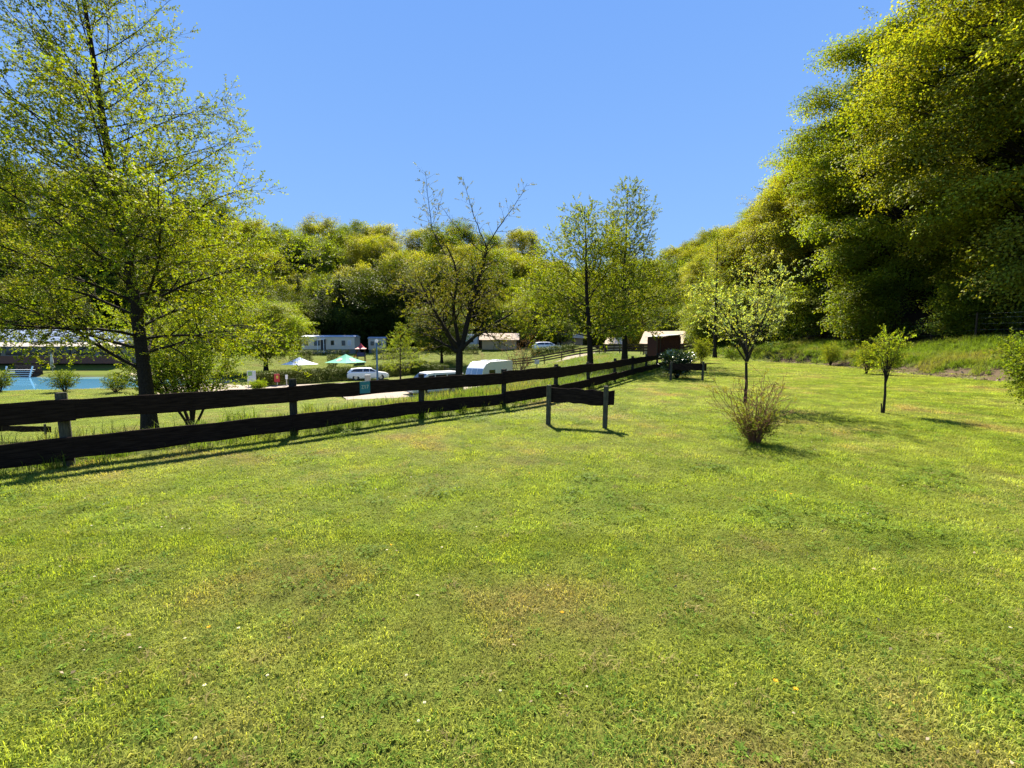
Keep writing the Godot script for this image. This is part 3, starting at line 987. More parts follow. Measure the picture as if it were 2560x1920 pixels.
# body: [x, bottom, belt, half width]; cabin: [x, top, half width at top]; windows: side polygons in x,y
func vehicle(called, label, category, at, turn, V: Dictionary):
	var o = thing(called, label, category, at, turn)
	var b := MB.new()
	var rings := []
	for s in V.body:
		var w: float = s[3]
		rings.append([Vector3(s[0], s[1], w * 0.9), Vector3(s[0], s[1] + 0.12, w * 0.985), Vector3(s[0], lerpf(s[1], s[2], 0.6), w), Vector3(s[0], s[2] - 0.06, w * 0.975), Vector3(s[0], s[2], w * 0.93),
			Vector3(s[0], s[2], -w * 0.93), Vector3(s[0], s[2] - 0.06, -w * 0.975), Vector3(s[0], lerpf(s[1], s[2], 0.6), -w), Vector3(s[0], s[1] + 0.12, -w * 0.985), Vector3(s[0], s[1], -w * 0.9)])
	ring_loft(b, rings)
	part("body", b, M.white, o)
	var cb := MB.new()
	rings = []
	var by: float = V.belt - 0.03
	for s in V.cabin:
		var w: float = s[2]
		rings.append([Vector3(s[0], by, V.bw), Vector3(s[0], s[1] - 0.07, w), Vector3(s[0], s[1] - 0.015, w - 0.09), Vector3(s[0], s[1], w - 0.25), Vector3(s[0], s[1], -w + 0.25), Vector3(s[0], s[1] - 0.015, -w + 0.09), Vector3(s[0], s[1] - 0.07, -w), Vector3(s[0], by, -V.bw)])
	ring_loft(cb, rings)
	part("cabin", cb, M.white, o)
	for poly in V.windows:
		for sg in [-1.0, 1.0]:
			var wb := MB.new()
			var pv := PackedVector2Array(poly)
			if Geometry2D.is_polygon_clockwise(pv): pv.reverse()
			var tr := Geometry2D.triangulate_polygon(pv)
			for i in range(0, tr.size(), 3):
				var q := []
				for j in 3:
					var p := pv[tr[i + j]]
					var z: float = lerpf(V.bw, V.rw, (p.y - by) / (V.top - 0.07 - by)) + 0.012
					q.append(Vector3(p.x, p.y, z * sg))
				if sg > 0: wb.tri(q[0], q[1], q[2])
				else: wb.tri(q[0], q[2], q[1])
			part("side_window", wb, M.glass, o)
	for e in V.screens:   # windscreen and rear window: [x0, y0, w0, x1, y1, w1]
		var wb := MB.new()
		var nx := 0.02 * signf(e[0])
		wb.quad(Vector3(e[0] + nx, e[1], e[2]), Vector3(e[0] + nx, e[1], -e[2]), Vector3(e[3] + nx, e[4] + 0.012, -e[5]), Vector3(e[3] + nx, e[4] + 0.012, e[5]))
		part("windscreen" if e[0] > 0 else "rear_window", wb, M.glass, o)
	for x in V.axles:
		for sg in [-1.0, 1.0]:
			var t := MB.new()
			var z: float = sg * (V.bw - 0.06)
			t.tube(PackedVector3Array([Vector3(x, V.wr, z - 0.12), Vector3(x, V.wr, z - 0.09), Vector3(x, V.wr, z + 0.09), Vector3(x, V.wr, z + 0.12)]), PackedFloat32Array([V.wr * 0.92, V.wr, V.wr, V.wr * 0.92]), 18)
			var wh = part("wheel", t, M.rubber, o)
			var rm := MB.new()
			rm.cyl(Vector3(x, V.wr, z + sg * 0.1), Vector3(x, V.wr, z + sg * 0.128), V.wr * 0.62, V.wr * 0.58, 14)
			part("rim", rm, M.metal, wh)
			var ar := MB.new()
			ar.cyl(Vector3(x, V.wr, z - 0.1), Vector3(x, V.wr, sg * (V.bw + 0.065)), V.wr * 1.16, V.wr * 1.16, 18)
			part("wheel_arch", ar, M.dark, o)
	for sg in [-1.0, 1.0]:
		var l := MB.new()
		l.bx(Vector3(V.tail[0], V.tail[1], sg * V.tail[2]), Vector3(0.1, 0.13, 0.3), 0.02)
		part("tail_light", l, M.red if V.has("redtail") else M.dark, o)
		var hl := MB.new()
		hl.bx(Vector3(V.head[0], V.head[1], sg * V.head[2]), Vector3(0.12, 0.12, 0.34), 0.03)
		part("headlight", hl, M.metal, o)
		var mr := MB.new()
		mr.bx(Vector3(V.mirror, V.belt + 0.1, sg * (V.bw + 0.12)), Vector3(0.12, 0.15, 0.2), 0.03)
		part("mirror", mr, M.white, o)
	return o

func caravan():
	var o = thing("caravan", "white touring caravan with blue-tinted front window parked behind plank fence", "caravan", on(-2.1, -43.5), deg_to_rad(232))
	o.scale = Vector3.ONE * 0.93
	var b := MB.new()
	b.prism(PackedVector2Array([Vector2(-2.35, 0.42), Vector2(2.15, 0.42), Vector2(2.42, 0.62), Vector2(2.48, 1.15), Vector2(2.2, 1.95), Vector2(1.75, 2.4), Vector2(1.3, 2.56), Vector2(-2.15, 2.62), Vector2(-2.35, 2.5)]), -1.1, 1.1)
	part("body", b, M.white, o)
	var w := MB.new()
	for s in [-0.72, 0.0, 0.72]:
		w.quad(Vector3(2.47, 1.22, s + 0.33), Vector3(2.47, 1.22, s - 0.33), Vector3(2.235, 1.9, s - 0.33), Vector3(2.235, 1.9, s + 0.33))
	part("front_window", w, mat(0.25, 0.34, 0.45, 0.08, 0.6), o)
	for sg in [-1.0, 1.0]:
		for x in [0.9, -0.9]:
			var q := MB.new()
			q.bx(Vector3(x, 1.5, sg * 1.1), Vector3(0.9, 0.55, 0.03), 0.01)
			part("side_window", q, M.glass, o)
		var t := MB.new()
		t.cyl(Vector3(-0.1, 0.32, sg * 0.85), Vector3(-0.1, 0.32, sg * 1.08), 0.32, 0.32, 16)
		part("wheel", t, M.rubber, o)
	for x in [-1.0, 0.6]:
		var h := MB.new()
		h.bx(Vector3(x, 2.66, 0), Vector3(0.7, 0.1, 0.7), 0.03)
		part("roof_hatch", h, M.white, o)
	var d := MB.new()
	d.cyl(Vector3(2.1, 0.4, 0.5), Vector3(3.3, 0.42, 0), 0.04, 0.04, 6)
	d.cyl(Vector3(2.1, 0.4, -0.5), Vector3(3.3, 0.42, 0), 0.04, 0.04, 6)
	d.cyl(Vector3(3.0, -0.02, 0), Vector3(3.0, 0.75, 0), 0.03, 0.03, 6)
	part("drawbar", d, M.metal, o)
	for x in [-2.1, 2.0]:
		var st := MB.new()
		st.cyl(Vector3(x, -0.02, 0.9), Vector3(x, 0.45, 0.8), 0.03, 0.03, 6)
		part("steady_leg", st, M.metal, o)

func cabin_home(called, label, at, turn, L, W, h, skirt, wins: Array, door, wallm, roofm, pitch := 0.35):
	var o = thing(called, label, "cabin", at, turn)
	var b := MB.new()
	b.bx(Vector3(0, skirt + (h - skirt) * 0.5, 0), Vector3(L, h - skirt, W), 0.03)
	part("wall", b, wallm, o)
	var s := MB.new()
	s.bx(Vector3(0, skirt * 0.5 - 0.2, 0), Vector3(L - 0.15, skirt + 0.4, W - 0.15), 0.02)
	part("skirt", s, M.brick_red if called == "x" else mat(0.16, 0.15, 0.14, 0.9), o)
	var r := MB.new()
	r.prism(PackedVector2Array([Vector2(-W * 0.5 - 0.12, h + 0.0), Vector2(W * 0.5 + 0.12, h + 0.0), Vector2(W * 0.5 + 0.12, h + 0.08), Vector2(0, h + pitch), Vector2(-W * 0.5 - 0.12, h + 0.08)]), -L * 0.5 - 0.12, L * 0.5 + 0.12, Transform3D(Basis(Vector3.UP, PI / 2), Vector3.ZERO))
	part("roof", r, roofm, o)
	for w in wins:
		var f := MB.new()
		f.bx(Vector3(w[0], w[1], W * 0.5 + 0.02), Vector3(w[2] + 0.12, w[3] + 0.12, 0.06), 0.01)
		var q = part("window", f, M.white if w.size() > 4 else M.dark, o)
		var g := MB.new()
		g.bx(Vector3(w[0], w[1], W * 0.5 + 0.05), Vector3(w[2], w[3], 0.03), 0.005)
		part("pane", g, M.glass if w.size() <= 4 else M.grey_wall, q)
	if door != null:
		var d := MB.new()
		d.bx(Vector3(door, skirt + 0.98, W * 0.5 + 0.03), Vector3(0.95, 2.0, 0.06), 0.01)
		var dd = part("door", d, M.dark, o)
		var hd := MB.new()
		hd.bx(Vector3(door + 0.35, skirt + 0.95, W * 0.5 + 0.08), Vector3(0.05, 0.2, 0.05), 0.01)
		part("handle", hd, M.metal, dd)
	return o

func tent(label, at, turn: float, L: float, W: float, eave: float, ridge: float, porch := 0.7):
	var o = thing("safari_tent", label, "tent", at, turn, "beige roofed safari tents")
	var b := MB.new()
	b.prism(PackedVector2Array([Vector2(-W * 0.5, 0.0), Vector2(W * 0.5, 0.0), Vector2(W * 0.5, eave), Vector2(0, ridge - 0.12), Vector2(-W * 0.5, eave)]), -L * 0.5, L * 0.5, Transform3D(Basis(Vector3.UP, PI / 2), Vector3.ZERO))
	part("wall", b, M.canvas_wall, o)
	for sg in [-1.0, 1.0]:
		var r := MB.new()
		var e := W * 0.5 + porch
		var sl := (ridge - eave) / (W * 0.5)
		var m := 10
		for i in m:
			var x0 := (-0.5 + float(i) / m) * (L + 1.0); var x1 := (-0.5 + float(i + 1) / m) * (L + 1.0)
			var g0 := -0.05 * sin(PI * i / m * 3.0); var g1 := -0.05 * sin(PI * (i + 1) / m * 3.0)
			var p := [Vector3(x0, ridge, 0), Vector3(x0, eave - porch * sl + g0, sg * e), Vector3(x1, eave - porch * sl + g1, sg * e), Vector3(x1, ridge, 0)]
			var up := Vector3(0, 0.025, 0)
			if sg > 0: r.quad(p[0] + up, p[1] + up, p[2] + up, p[3] + up); r.quad(p[3], p[2], p[1], p[0])
			else: r.quad(p[3] + up, p[2] + up, p[1] + up, p[0] + up); r.quad(p[0], p[1], p[2], p[3])
			r.quad(p[1], p[2], p[2] + up, p[1] + up)
		part("roof_sheet", r, M.canvas, o)
		for x in [-L * 0.5 - 0.3, 0.0, L * 0.5 + 0.3]:
			var q := MB.new()
			q.cyl(Vector3(x, -0.2, sg * (e - 0.1)), Vector3(x, eave - porch * sl, sg * (e - 0.1)), 0.05, 0.05, 7)
			part("pole", q, M.brown_wood, o)
	var d := MB.new()
	d.bx(Vector3(L * 0.5 + 0.01, 1.0, 0), Vector3(0.04, 2.0, 1.2), 0.01)
	part("door_flap", d, M.brown_wood, o)
	return o

func parasol(label, at, R: float, h: float, clothm, emblem := false):
	var o = thing("parasol", label, "parasol", at, 0.35)
	var m := 4
	var lo := h - R * 0.42
	for i in m:
		var b := MB.new()
		var a := TAU * i / m; var a2 := TAU * (i + 1) / m
		var q := 6
		for j in q:   # sagging panel
			for k in 4:
				var f0 := float(j) / q; var f1 := float(j + 1) / q
				var e0 := float(k) / 4.0; var e1 := float(k + 1) / 4.0
				var P := func(f: float, e: float):
					var v := Vector3(cos(a), 0, sin(a)).lerp(Vector3(cos(a2), 0, sin(a2)), e) * R * f
					return v + Vector3(0, lerpf(h, lo, f) - 0.10 * sin(PI * f) * R * 0.4, 0)
				var p0 = P.call(f0, e0); var p1 = P.call(f1, e0); var p2 = P.call(f1, e1); var p3 = P.call(f0, e1)
				if j > 0: b.quad(p0, p3, p2, p1)
				else: b.tri(p0, p2, p1)
		part("canopy_panel", b, clothm, o)
	var p := MB.new()
	p.cyl(Vector3(0, -0.1, 0), Vector3(0, h, 0), 0.03, 0.025, 8)
	part("pole", p, M.metal, o)
	var ba := MB.new()
	ba.cyl(Vector3(0, -0.05, 0), Vector3(0, 0.08, 0), 0.35, 0.32, 12)
	part("base", ba, M.stone, o)
	if emblem:
		for i in m:
			var am := TAU * (i + 0.5) / m
			var rr := R * 0.707
			var c := Vector3(cos(am), 0, sin(am))
			var sl := (h - lo) / rr
			var nor := Vector3(c.x * sl, 1, c.z * sl).normalized()
			var sd := Vector3.UP.cross(c).normalized()
			var dn := nor.cross(sd).normalized()
			var ctr := c * rr * 0.6 + Vector3(0, lerpf(h, lo, 0.6) - 0.10 * sin(PI * 0.6) * R * 0.4, 0) + nor * 0.05
			var t := Transform3D(Basis(sd, -dn if dn.y > 0 else dn, nor), ctr)
			if t.basis.determinant() < 0: t.basis.x = -t.basis.x
			var eb := MB.new()
			eb.cyl(t * Vector3(0, 0, -0.02), t * Vector3(0, 0, 0.0), 0.42, 0.42, 18)
			var em = part("emblem", eb, mat(0.55, 0.5, 0.42, 0.8), o)
			var mk := MB.new()
			mk.box(t * Transform3D(Basis(), Vector3(-0.1, 0.14, 0.006)), Vector3(0.26, 0.06, 0.01), 0.003)
			mk.box(t * Transform3D(Basis(), Vector3(-0.1, -0.02, 0.006)), Vector3(0.06, 0.26, 0.01), 0.003)
			mk.box(t * Transform3D(Basis(), Vector3(0.16, 0.14, 0.006)), Vector3(0.2, 0.06, 0.01), 0.003)
			mk.box(t * Transform3D(Basis(Vector3(0, 0, 1), -0.3), Vector3(0.17, -0.02, 0.006)), Vector3(0.06, 0.26, 0.01), 0.003)
			part("emblem_mark", mk, M.red, em)
	return o

func garden_and_site():
	# car, van, caravan
	var car := {"belt": 0.96, "bw": 0.84, "rw": 0.62, "top": 1.48, "wr": 0.33, "axles": [-1.42, 1.42], "tail": [-2.33, 0.88, 0.68], "head": [2.2, 0.66, 0.62], "mirror": 0.95,
		"body": [[-2.42, 0.4, 0.72, 0.74], [-2.38, 0.3, 0.92, 0.84], [-1.9, 0.2, 0.97, 0.91], [0.9, 0.2, 0.98, 0.92], [1.3, 0.2, 0.95, 0.92], [2.0, 0.22, 0.84, 0.88], [2.3, 0.25, 0.7, 0.78], [2.4, 0.32, 0.55, 0.62]],
		"cabin": [[-2.34, 1.0, 0.78], [-1.95, 1.38, 0.66], [-1.3, 1.47, 0.63], [-0.2, 1.49, 0.62], [0.35, 1.44, 0.63], [1.22, 1.0, 0.76]],
		"windows": [[Vector2(-1.98, 1.02), Vector2(-0.62, 1.02), Vector2(-0.62, 1.37), Vector2(-1.62, 1.35)], [Vector2(-0.56, 1.02), Vector2(0.12, 1.02), Vector2(0.12, 1.37), Vector2(-0.56, 1.37)], [Vector2(0.18, 1.02), Vector2(0.98, 1.02), Vector2(0.36, 1.34), Vector2(0.18, 1.36)]],
		"screens": [[1.16, 1.03, 0.7, 0.42, 1.4, 0.54], [-2.3, 1.04, 0.66, -1.98, 1.36, 0.56]]}
	vehicle("parked_car", "white estate car parked on gravel road beside long hedge", "car", on(-17.4, -55.6), deg_to_rad(17), car)
	vehicle("parked_car", "white car half hidden behind dark rail fence and alder leaves", "car", on(5.8, -76.0), deg_to_rad(8), car)
	var van := {"belt": 1.08, "bw": 0.93, "rw": 0.84, "top": 1.96, "wr": 0.34, "axles": [-1.5, 1.5], "tail": [-2.42, 1.1, 0.78], "head": [2.32, 0.78, 0.68], "mirror": 1.5, "redtail": true,
		"body": [[-2.45, 0.35, 1.0, 0.88], [-2.4, 0.28, 1.08, 0.95], [1.3, 0.24, 1.1, 0.97], [1.9, 0.24, 1.06, 0.96], [2.35, 0.26, 0.88, 0.9], [2.48, 0.36, 0.62, 0.76]],
		"cabin": [[-2.42, 1.88, 0.84], [-2.2, 1.95, 0.84], [0.3, 1.97, 0.84], [0.85, 1.92, 0.83], [1.95, 1.1, 0.88]],
		"windows": [[Vector2(-2.2, 1.15), Vector2(-1.0, 1.15), Vector2(-1.0, 1.72), Vector2(-2.2, 1.72)], [Vector2(-0.9, 1.15), Vector2(0.2, 1.15), Vector2(0.2, 1.72), Vector2(-0.9, 1.72)], [Vector2(0.3, 1.15), Vector2(1.5, 1.15), Vector2(0.86, 1.66), Vector2(0.3, 1.72)]],
		"screens": [[1.88, 1.16, 0.8, 0.95, 1.84, 0.72], [-2.44, 1.2, 0.74, -2.42, 1.75, 0.72]]}
	var vn = vehicle("camper_van", "white camper van with rear cycle rack seen over plank fence", "van", on(-7.0, -40.5), deg_to_rad(220), van)
	var rk := MB.new()
	for s in [-0.6, 0.6]:
		rk.cyl(Vector3(-2.45, 0.7, s), Vector3(-2.75, 0.75, s), 0.02, 0.02, 6)
		rk.cyl(Vector3(-2.75, 0.75, s), Vector3(-2.75, 1.75, s), 0.02, 0.02, 6)
	for y in [0.8, 1.35, 1.72]: rk.cyl(Vector3(-2.75, y, -0.75), Vector3(-2.75, y, 0.75), 0.025, 0.025, 6)
	part("cycle_rack", rk, M.white, vn)
	caravan()
	# holiday homes and tents
	var mh = cabin_home("mobile_home", "long cream mobile home with small porch below the dark wooded hill", on(-36.0, -92.0), 0.0, 10.4, 3.2, 3.25, 0.85, [[-4.3, 2.1, 0.6, 0.85], [-2.2, 2.1, 0.95, 0.85], [0.85, 2.15, 0.5, 0.8], [3.0, 2.1, 0.55, 0.85], [4.2, 2.1, 0.55, 0.85, 1]], -0.95, M.cream, M.roof_metal, 0.4)
	var pr := MB.new()
	pr.box(Transform3D(Basis(Vector3.RIGHT, 0.2), Vector3(-1.0, 2.85, 2.2)), Vector3(1.3, 0.06, 1.3), 0.01)
	part("porch_roof", pr, M.cream, mh)
	for x in [-1.6, -0.4]:
		var q := MB.new()
		q.bx(Vector3(x, 1.2, 2.75), Vector3(0.1, 3.1, 0.1), 0.01)
		part("porch_post", q, M.white, mh)
	var stp := MB.new()
	stp.bx(Vector3(-0.9, 0.35, 2.2), Vector3(1.2, 0.25, 1.0), 0.02)
	part("step", stp, M.grey_wall, mh)
	cabin_home("mobile_home", "pale mobile home partly hidden behind the blue lamp post top", on(-27.9, -96.0), 0.15, 3.4, 2.8, 3.0, 0.7, [[-0.9, 2.0, 0.5, 0.7], [0.5, 2.0, 0.6, 0.7]], null, M.cream, M.roof_metal)
	cabin_home("garden_hut", "small grey-white hut with flat roof left of beige tent", on(-7.9, -88.0), 0.0, 2.9, 2.6, 2.55, 0.4, [[0.4, 1.7, 0.4, 0.75]], null, M.grey_wall, M.white, 0.3)
	tent("long beige canvas tent beside the small grey-white hut", on(-2.3, -85.0), 0.0, 6.2, 3.6, 1.95, 2.95, 0.35)
	tent("cream roofed canvas tent behind the red-brown shed", on(20.0, -60.5), deg_to_rad(-28), 4.3, 4.4, 1.7, 2.95, 0.6)
	tent("beige tent roof half hidden behind the two alders", on(11.0, -88.0), 0.2, 4.0, 3.4, 1.5, 2.4, 0.3)
	tent("pale tent roof corner showing between the alder trunks", on(18.2, -80.0), deg_to_rad(-30), 2.6, 3.0, 1.4, 2.3, 0.3)
	for e in [[31.5, -78.0, "small white canopy roof right of the cream tent"], [28.3, -74.0, "tiny white awning just beyond the cream tent gable"]]:
		var o = thing("white_canopy", e[2], "canopy", on(e[0], e[1]), 0.2)
		var r := MB.new()
		r.prism(PackedVector2Array([Vector2(-1.9, 1.7), Vector2(1.9, 1.7), Vector2(0.0, 2.5)]), -1.5, 1.5)
		part("roof_sheet", r, M.white_cloth, o)
		for sx in [-1.7, 1.7]:
			for sz in [-1.4, 1.4]:
				var q := MB.new()
				q.cyl(Vector3(sx, -0.2, sz), Vector3(sx, 1.75, sz), 0.04, 0.04, 6)
				part("pole", q, M.metal, o)
	# red shed
	var sh = thing("garden_shed", "dark red-brown wooden shed with sloping roof at fence end", "shed", on(15.9, -48.5), deg_to_rad(12))
	for i in 13:
		var q := MB.new()
		var x := -1.2 + i * 0.2
		q.bx(Vector3(x, 1.06 + x * 0.07, 1.0), Vector3(0.19, 2.1 + x * 0.14 + 0.1, 0.03), 0.006)
		part("board", q, M.shed, sh)
	for e in [[Vector3(-1.28, 1.0, 0.0), Vector3(0.03, 2.0, 2.0)], [Vector3(1.28, 1.12, 0.0), Vector3(0.03, 2.3, 2.0)], [Vector3(0, 1.05, -1.0), Vector3(2.5, 2.1, 0.03)]]:
		var q := MB.new()
		q.bx(e[0], e[1], 0.006)
		part("wall", q, M.shed, sh)
	for x in [-1.3, -0.95, 1.3]:
		var q := MB.new()
		q.bx(Vector3(x, 1.03, 1.06), Vector3(0.09, 2.15, 0.07), 0.01)
		part("corner_post", q, M.brown_wood, sh)
	var rf := MB.new()
	rf.box(Transform3D(Basis(Vector3(0, 0, 1), 0.072), Vector3(0, 2.2, 0.05)), Vector3(2.95, 0.07, 2.5), 0.015)
	part("roof", rf, M.metal, sh)
	var bxo = thing("power_box", "pale green cabinet standing before the red-brown shed", "cabinet", on(15.9, -46.3), 0.1)
	var pb := MB.new()
	pb.bx(Vector3(0, 0.45, 0), Vector3(0.75, 0.6, 0.35), 0.02)
	part("cabinet_body", pb, mat(0.32, 0.42, 0.36, 0.6), bxo)
	for s in [-0.28, 0.28]:
		var q := MB.new()
		q.bx(Vector3(s, 0.05, 0), Vector3(0.06, 0.4, 0.25), 0.01)
		part("leg", q, M.metal, bxo)
	# fences behind
	rail_fence("dark three-rail fence along the gravel track behind the alders", Vector2(0.0, -66.0), Vector2(13.2, -56.5), 6, 3, 1.25)
	rail_fence("brown rail fence running behind the red-brown shed", Vector2(11.5, -57.0), Vector2(27.5, -55.0), 7, 3, 1.3)
	rail_fence("low rail by the gravel road near the blue lamp post", Vector2(-12.5, -47.5), Vector2(-5.0, -51.0), 4, 1, 0.6)
	# hedges
	var hs := spray(900, 16, 0.2, 0.085, 0.5)
	rng.seed = 901
	hedge("long clipped hedge along the gravel road behind the white estate car", Vector2(-26.0, -46.5), Vector2(-12.8, -66.0), 1.0, 1.35, Color(0.14, 0.17, 0.022), hs, 0.14)
	hedge("clipped hedge behind the red-roofed play tower", Vector2(-23.5, -78.5), Vector2(-16.0, -78.0), 1.0, 1.5, Color(0.14, 0.17, 0.022), hs, 0.24)
	hedge("dark clipped hedge in front of the small grey-white hut", Vector2(-11.5, -80.5), Vector2(-6.0, -80.0), 0.9, 1.3, Color(0.14, 0.17, 0.022), hs, 0.24)
	hedge("short hedge block left of the dark rail fence", Vector2(-4.2, -65.0), Vector2(-1.6, -64.6), 0.9, 1.3, Color(0.14, 0.17, 0.022), hs, 0.2)
	hedge("hedge arch block behind the white parasol", Vector2(-36.5, -76.0), Vector2(-33.2, -76.0), 0.8, 1.7, Color(0.14, 0.17, 0.022), hs, 0.22)
	hedge("narrow tall hedge block between the two parasols", Vector2(-27.8, -70.0), Vector2(-26.6, -70.0), 0.8, 1.8, Color(0.14, 0.17, 0.022), hs, 0.2)
	hedge("dark hedge in tree shade right of the white estate car", Vector2(-13.0, -64.0), Vector2(-8.8, -59.2), 1.1, 1.5, Color(0.14, 0.17, 0.022), hs, 0.17)
	hedge("low scrubby hedge before the half hidden white car", Vector2(3.2, -73.5), Vector2(9.5, -71.5), 0.9, 0.95, Color(0.14, 0.17, 0.022), hs, 0.2)
	hedge("low hedge line across the far lawn before mobile home", Vector2(-47.0, -84.0), Vector2(-30.0, -84.5), 0.8, 0.8, Color(0.14, 0.17, 0.022), hs, 0.26)
	# parasols
	parasol("open white square parasol beyond the long hedge", on(-28.6, -62.0), 2.35, 2.5, M.white_cloth)
	parasol("open green parasol with round emblem beyond the long hedge", on(-23.1, -64.0), 2.75, 2.75, M.green_cloth, true)
	var cp = thing("closed_parasol", "folded cream parasol standing before the lakeside building", "parasol", on(-66.0, -66.0))
	var cb := MB.new()
	cb.tube(PackedVector3Array([Vector3(0, 0.55, 0), Vector3(0, 0.65, 0), Vector3(0, 1.2, 0), Vector3(0, 2.4, 0), Vector3(0, 2.6, 0)]), PackedFloat32Array([0.16, 0.26, 0.22, 0.1, 0.03]), 9)
	part("folded_canopy", cb, mat(0.5, 0.47, 0.38, 0.9), cp)
	var cq := MB.new()
	cq.cyl(Vector3(0, -0.2, 0), Vector3(0, 0.6, 0), 0.04, 0.04, 8)
	part("pole", cq, M.metal, cp)
	# play tower
	var pt = thing("play_tower", "children's play tower with pointed red roof and orange slide", "play tower", on(-24.4, -74.5), 0.2)
	for sx in [-0.6, 0.6]:
		for sz in [-0.6, 0.6]:
			var q := MB.new()
			q.bx(Vector3(sx, 1.05, sz), Vector3(0.1, 2.4, 0.1), 0.01)
			part("post", q, M.brown_wood, pt)
	var pf := MB.new()
	pf.bx(Vector3(0, 0.95, 0), Vector3(1.3, 0.08, 1.3), 0.01)
	part("platform", pf, M.brown_wood, pt)
	for e in [[Vector3(0, 1.3, 0.62), Vector3(1.1, 0.6, 0.04)], [Vector3(0, 1.3, -0.62), Vector3(1.1, 0.6, 0.04)], [Vector3(0.62, 1.3, 0), Vector3(0.04, 0.6, 1.1)]]:
		var q := MB.new()
		q.bx(e[0], e[1], 0.01)
		part("panel", q, mat(0.03, 0.03, 0.12, 0.6), pt)
	var pr2 := MB.new()
	var prof := [[0.95, 2.2], [0.85, 2.24], [0.45, 2.5], [0.2, 2.8], [0.02, 3.15]]
	for i in prof.size() - 1:
		for k in 4:
			var a := TAU * (k + 0.5) / 4.0; var a2 := TAU * (k + 1.5) / 4.0
			var r0: float = prof[i][0] * 1.25; var r1: float = prof[i + 1][0] * 1.25
			pr2.quad(Vector3(cos(a) * r0, prof[i][1], sin(a) * r0), Vector3(cos(a) * r1, prof[i + 1][1], sin(a) * r1), Vector3(cos(a2) * r1, prof[i + 1][1], sin(a2) * r1), Vector3(cos(a2) * r0, prof[i][1], sin(a2) * r0))
	part("roof", pr2, M.red, pt)
	var sl := MB.new()
	sl.box(Transform3D(Basis(Vector3(0, 0, 1), 0.62), Vector3(-1.5, 0.5, 0)), Vector3(2.1, 0.05, 0.55), 0.01)
	for s in [-0.28, 0.28]: sl.box(Transform3D(Basis(Vector3(0, 0, 1), 0.62), Vector3(-1.5, 0.58, s)), Vector3(2.1, 0.2, 0.04), 0.01)
	part("slide", sl, M.orange, pt)
	# lamp post, power pedestal, boards, signs
	var lp = thing("lamp_post", "tall slim blue lamp post in front of white estate car", "lamp post", on(-13.2, -45.0))
	var lb := MB.new()
	lb.cyl(Vector3(0, -0.2, 0), Vector3(0, 4.5, 0), 0.1, 0.07, 10)
	part("pole", lb, M.blue_pole, lp)
	var lh := MB.new()
	lh.tube(PackedVector3Array([Vector3(0, 4.5, 0), Vector3(0, 4.55, 0), Vector3(0, 4.75, 0), Vector3(0, 4.85, 0)]), PackedFloat32Array([0.1, 0.17, 0.17, 0.06]), 12)
	part("lamp_head", lh, M.white, lp)
	var pw = thing("power_pedestal", "grey electrical cabinet on legs next to blue lamp post", "cabinet", on(-13.7, -43.5), 0.2)
	var wb := MB.new()
	wb.bx(Vector3(0, 1.05, 0), Vector3(0.5, 0.8, 0.3), 0.02)
	part("cabinet_body", wb, mat(0.34, 0.33, 0.3, 0.6), pw)
	for s in [-0.18, 0.18]:
		var q := MB.new()
		q.bx(Vector3(s, 0.3, 0), Vector3(0.06, 0.9, 0.06), 0.01)
		part("leg", q, M.metal, pw)
	var ib = thing("notice_board", "white notice board with green poster by the hedge end", "notice board", on(-25.3, -44.6), 0.1)
	for s in [-0.36, 0.36]:
		var q := MB.new()
		q.bx(Vector3(s, 0.75, 0), Vector3(0.07, 1.9, 0.07), 0.01)
		part("post", q, M.metal, ib)
	var ip := MB.new()
	ip.bx(Vector3(0, 1.25, 0.05), Vector3(0.8, 1.05, 0.05), 0.01)
	var ipo = part("panel", ip, mat(0.6, 0.62, 0.6, 0.6), ib)
	var ig := MB.new()
	ig.bx(Vector3(-0.12, 1.5, 0.08), Vector3(0.4, 0.4, 0.01), 0.002)
	part("poster", ig, mat(0.25, 0.42, 0.12, 0.6), ipo)
	var rs = thing("lifebuoy_stand", "red rescue stand with yellow panel before the hedge", "rescue stand", on(-24.2, -47.2), 0.2)
	var rb := MB.new()
	rb.bx(Vector3(0, 0.85, 0), Vector3(0.5, 0.85, 0.12), 0.03)
	part("red_panel", rb, M.red, rs)
	var ry := MB.new()
	ry.bx(Vector3(0.05, 0.95, 0.07), Vector3(0.2, 0.3, 0.02), 0.01)
	part("yellow_panel", ry, M.yellow, rs)
	var rp := MB.new()
	rp.bx(Vector3(0, 0.3, -0.08), Vector3(0.08, 1.0, 0.06), 0.01)
	part("post", rp, M.metal, rs)
	var ws = thing("small_post_box", "white box on short post beside the red rescue stand", "box", on(-23.3, -47.4), 0.1)
	var w1 := MB.new()
	w1.bx(Vector3(0, 0.95, 0), Vector3(0.22, 0.45, 0.15), 0.02)
	part("box_body", w1, M.white, ws)
	var w2 := MB.new()
	w2.bx(Vector3(0, 0.3, 0), Vector3(0.1, 0.9, 0.1), 0.01)
	part("post", w2, M.metal, ws)
	var ns = thing("track_sign", "small white sign on post before the dark rail fence", "sign", on(2.6, -48.0))
	var n1 := MB.new()
	n1.bx(Vector3(0, 1.25, 0.04), Vector3(0.5, 0.45, 0.03), 0.01)
	part("plate", n1, M.grey_wall, ns)
	var n2 := MB.new()
	n2.bx(Vector3(0, 0.6, 0), Vector3(0.08, 1.6, 0.05), 0.01)
	part("post", n2, M.dark, ns)
	# gate, bins, tables
	var gt = thing("metal_gate", "dark barred metal gate on the road behind centre tree", "gate", on(-7.6, -58.0), 0.0)
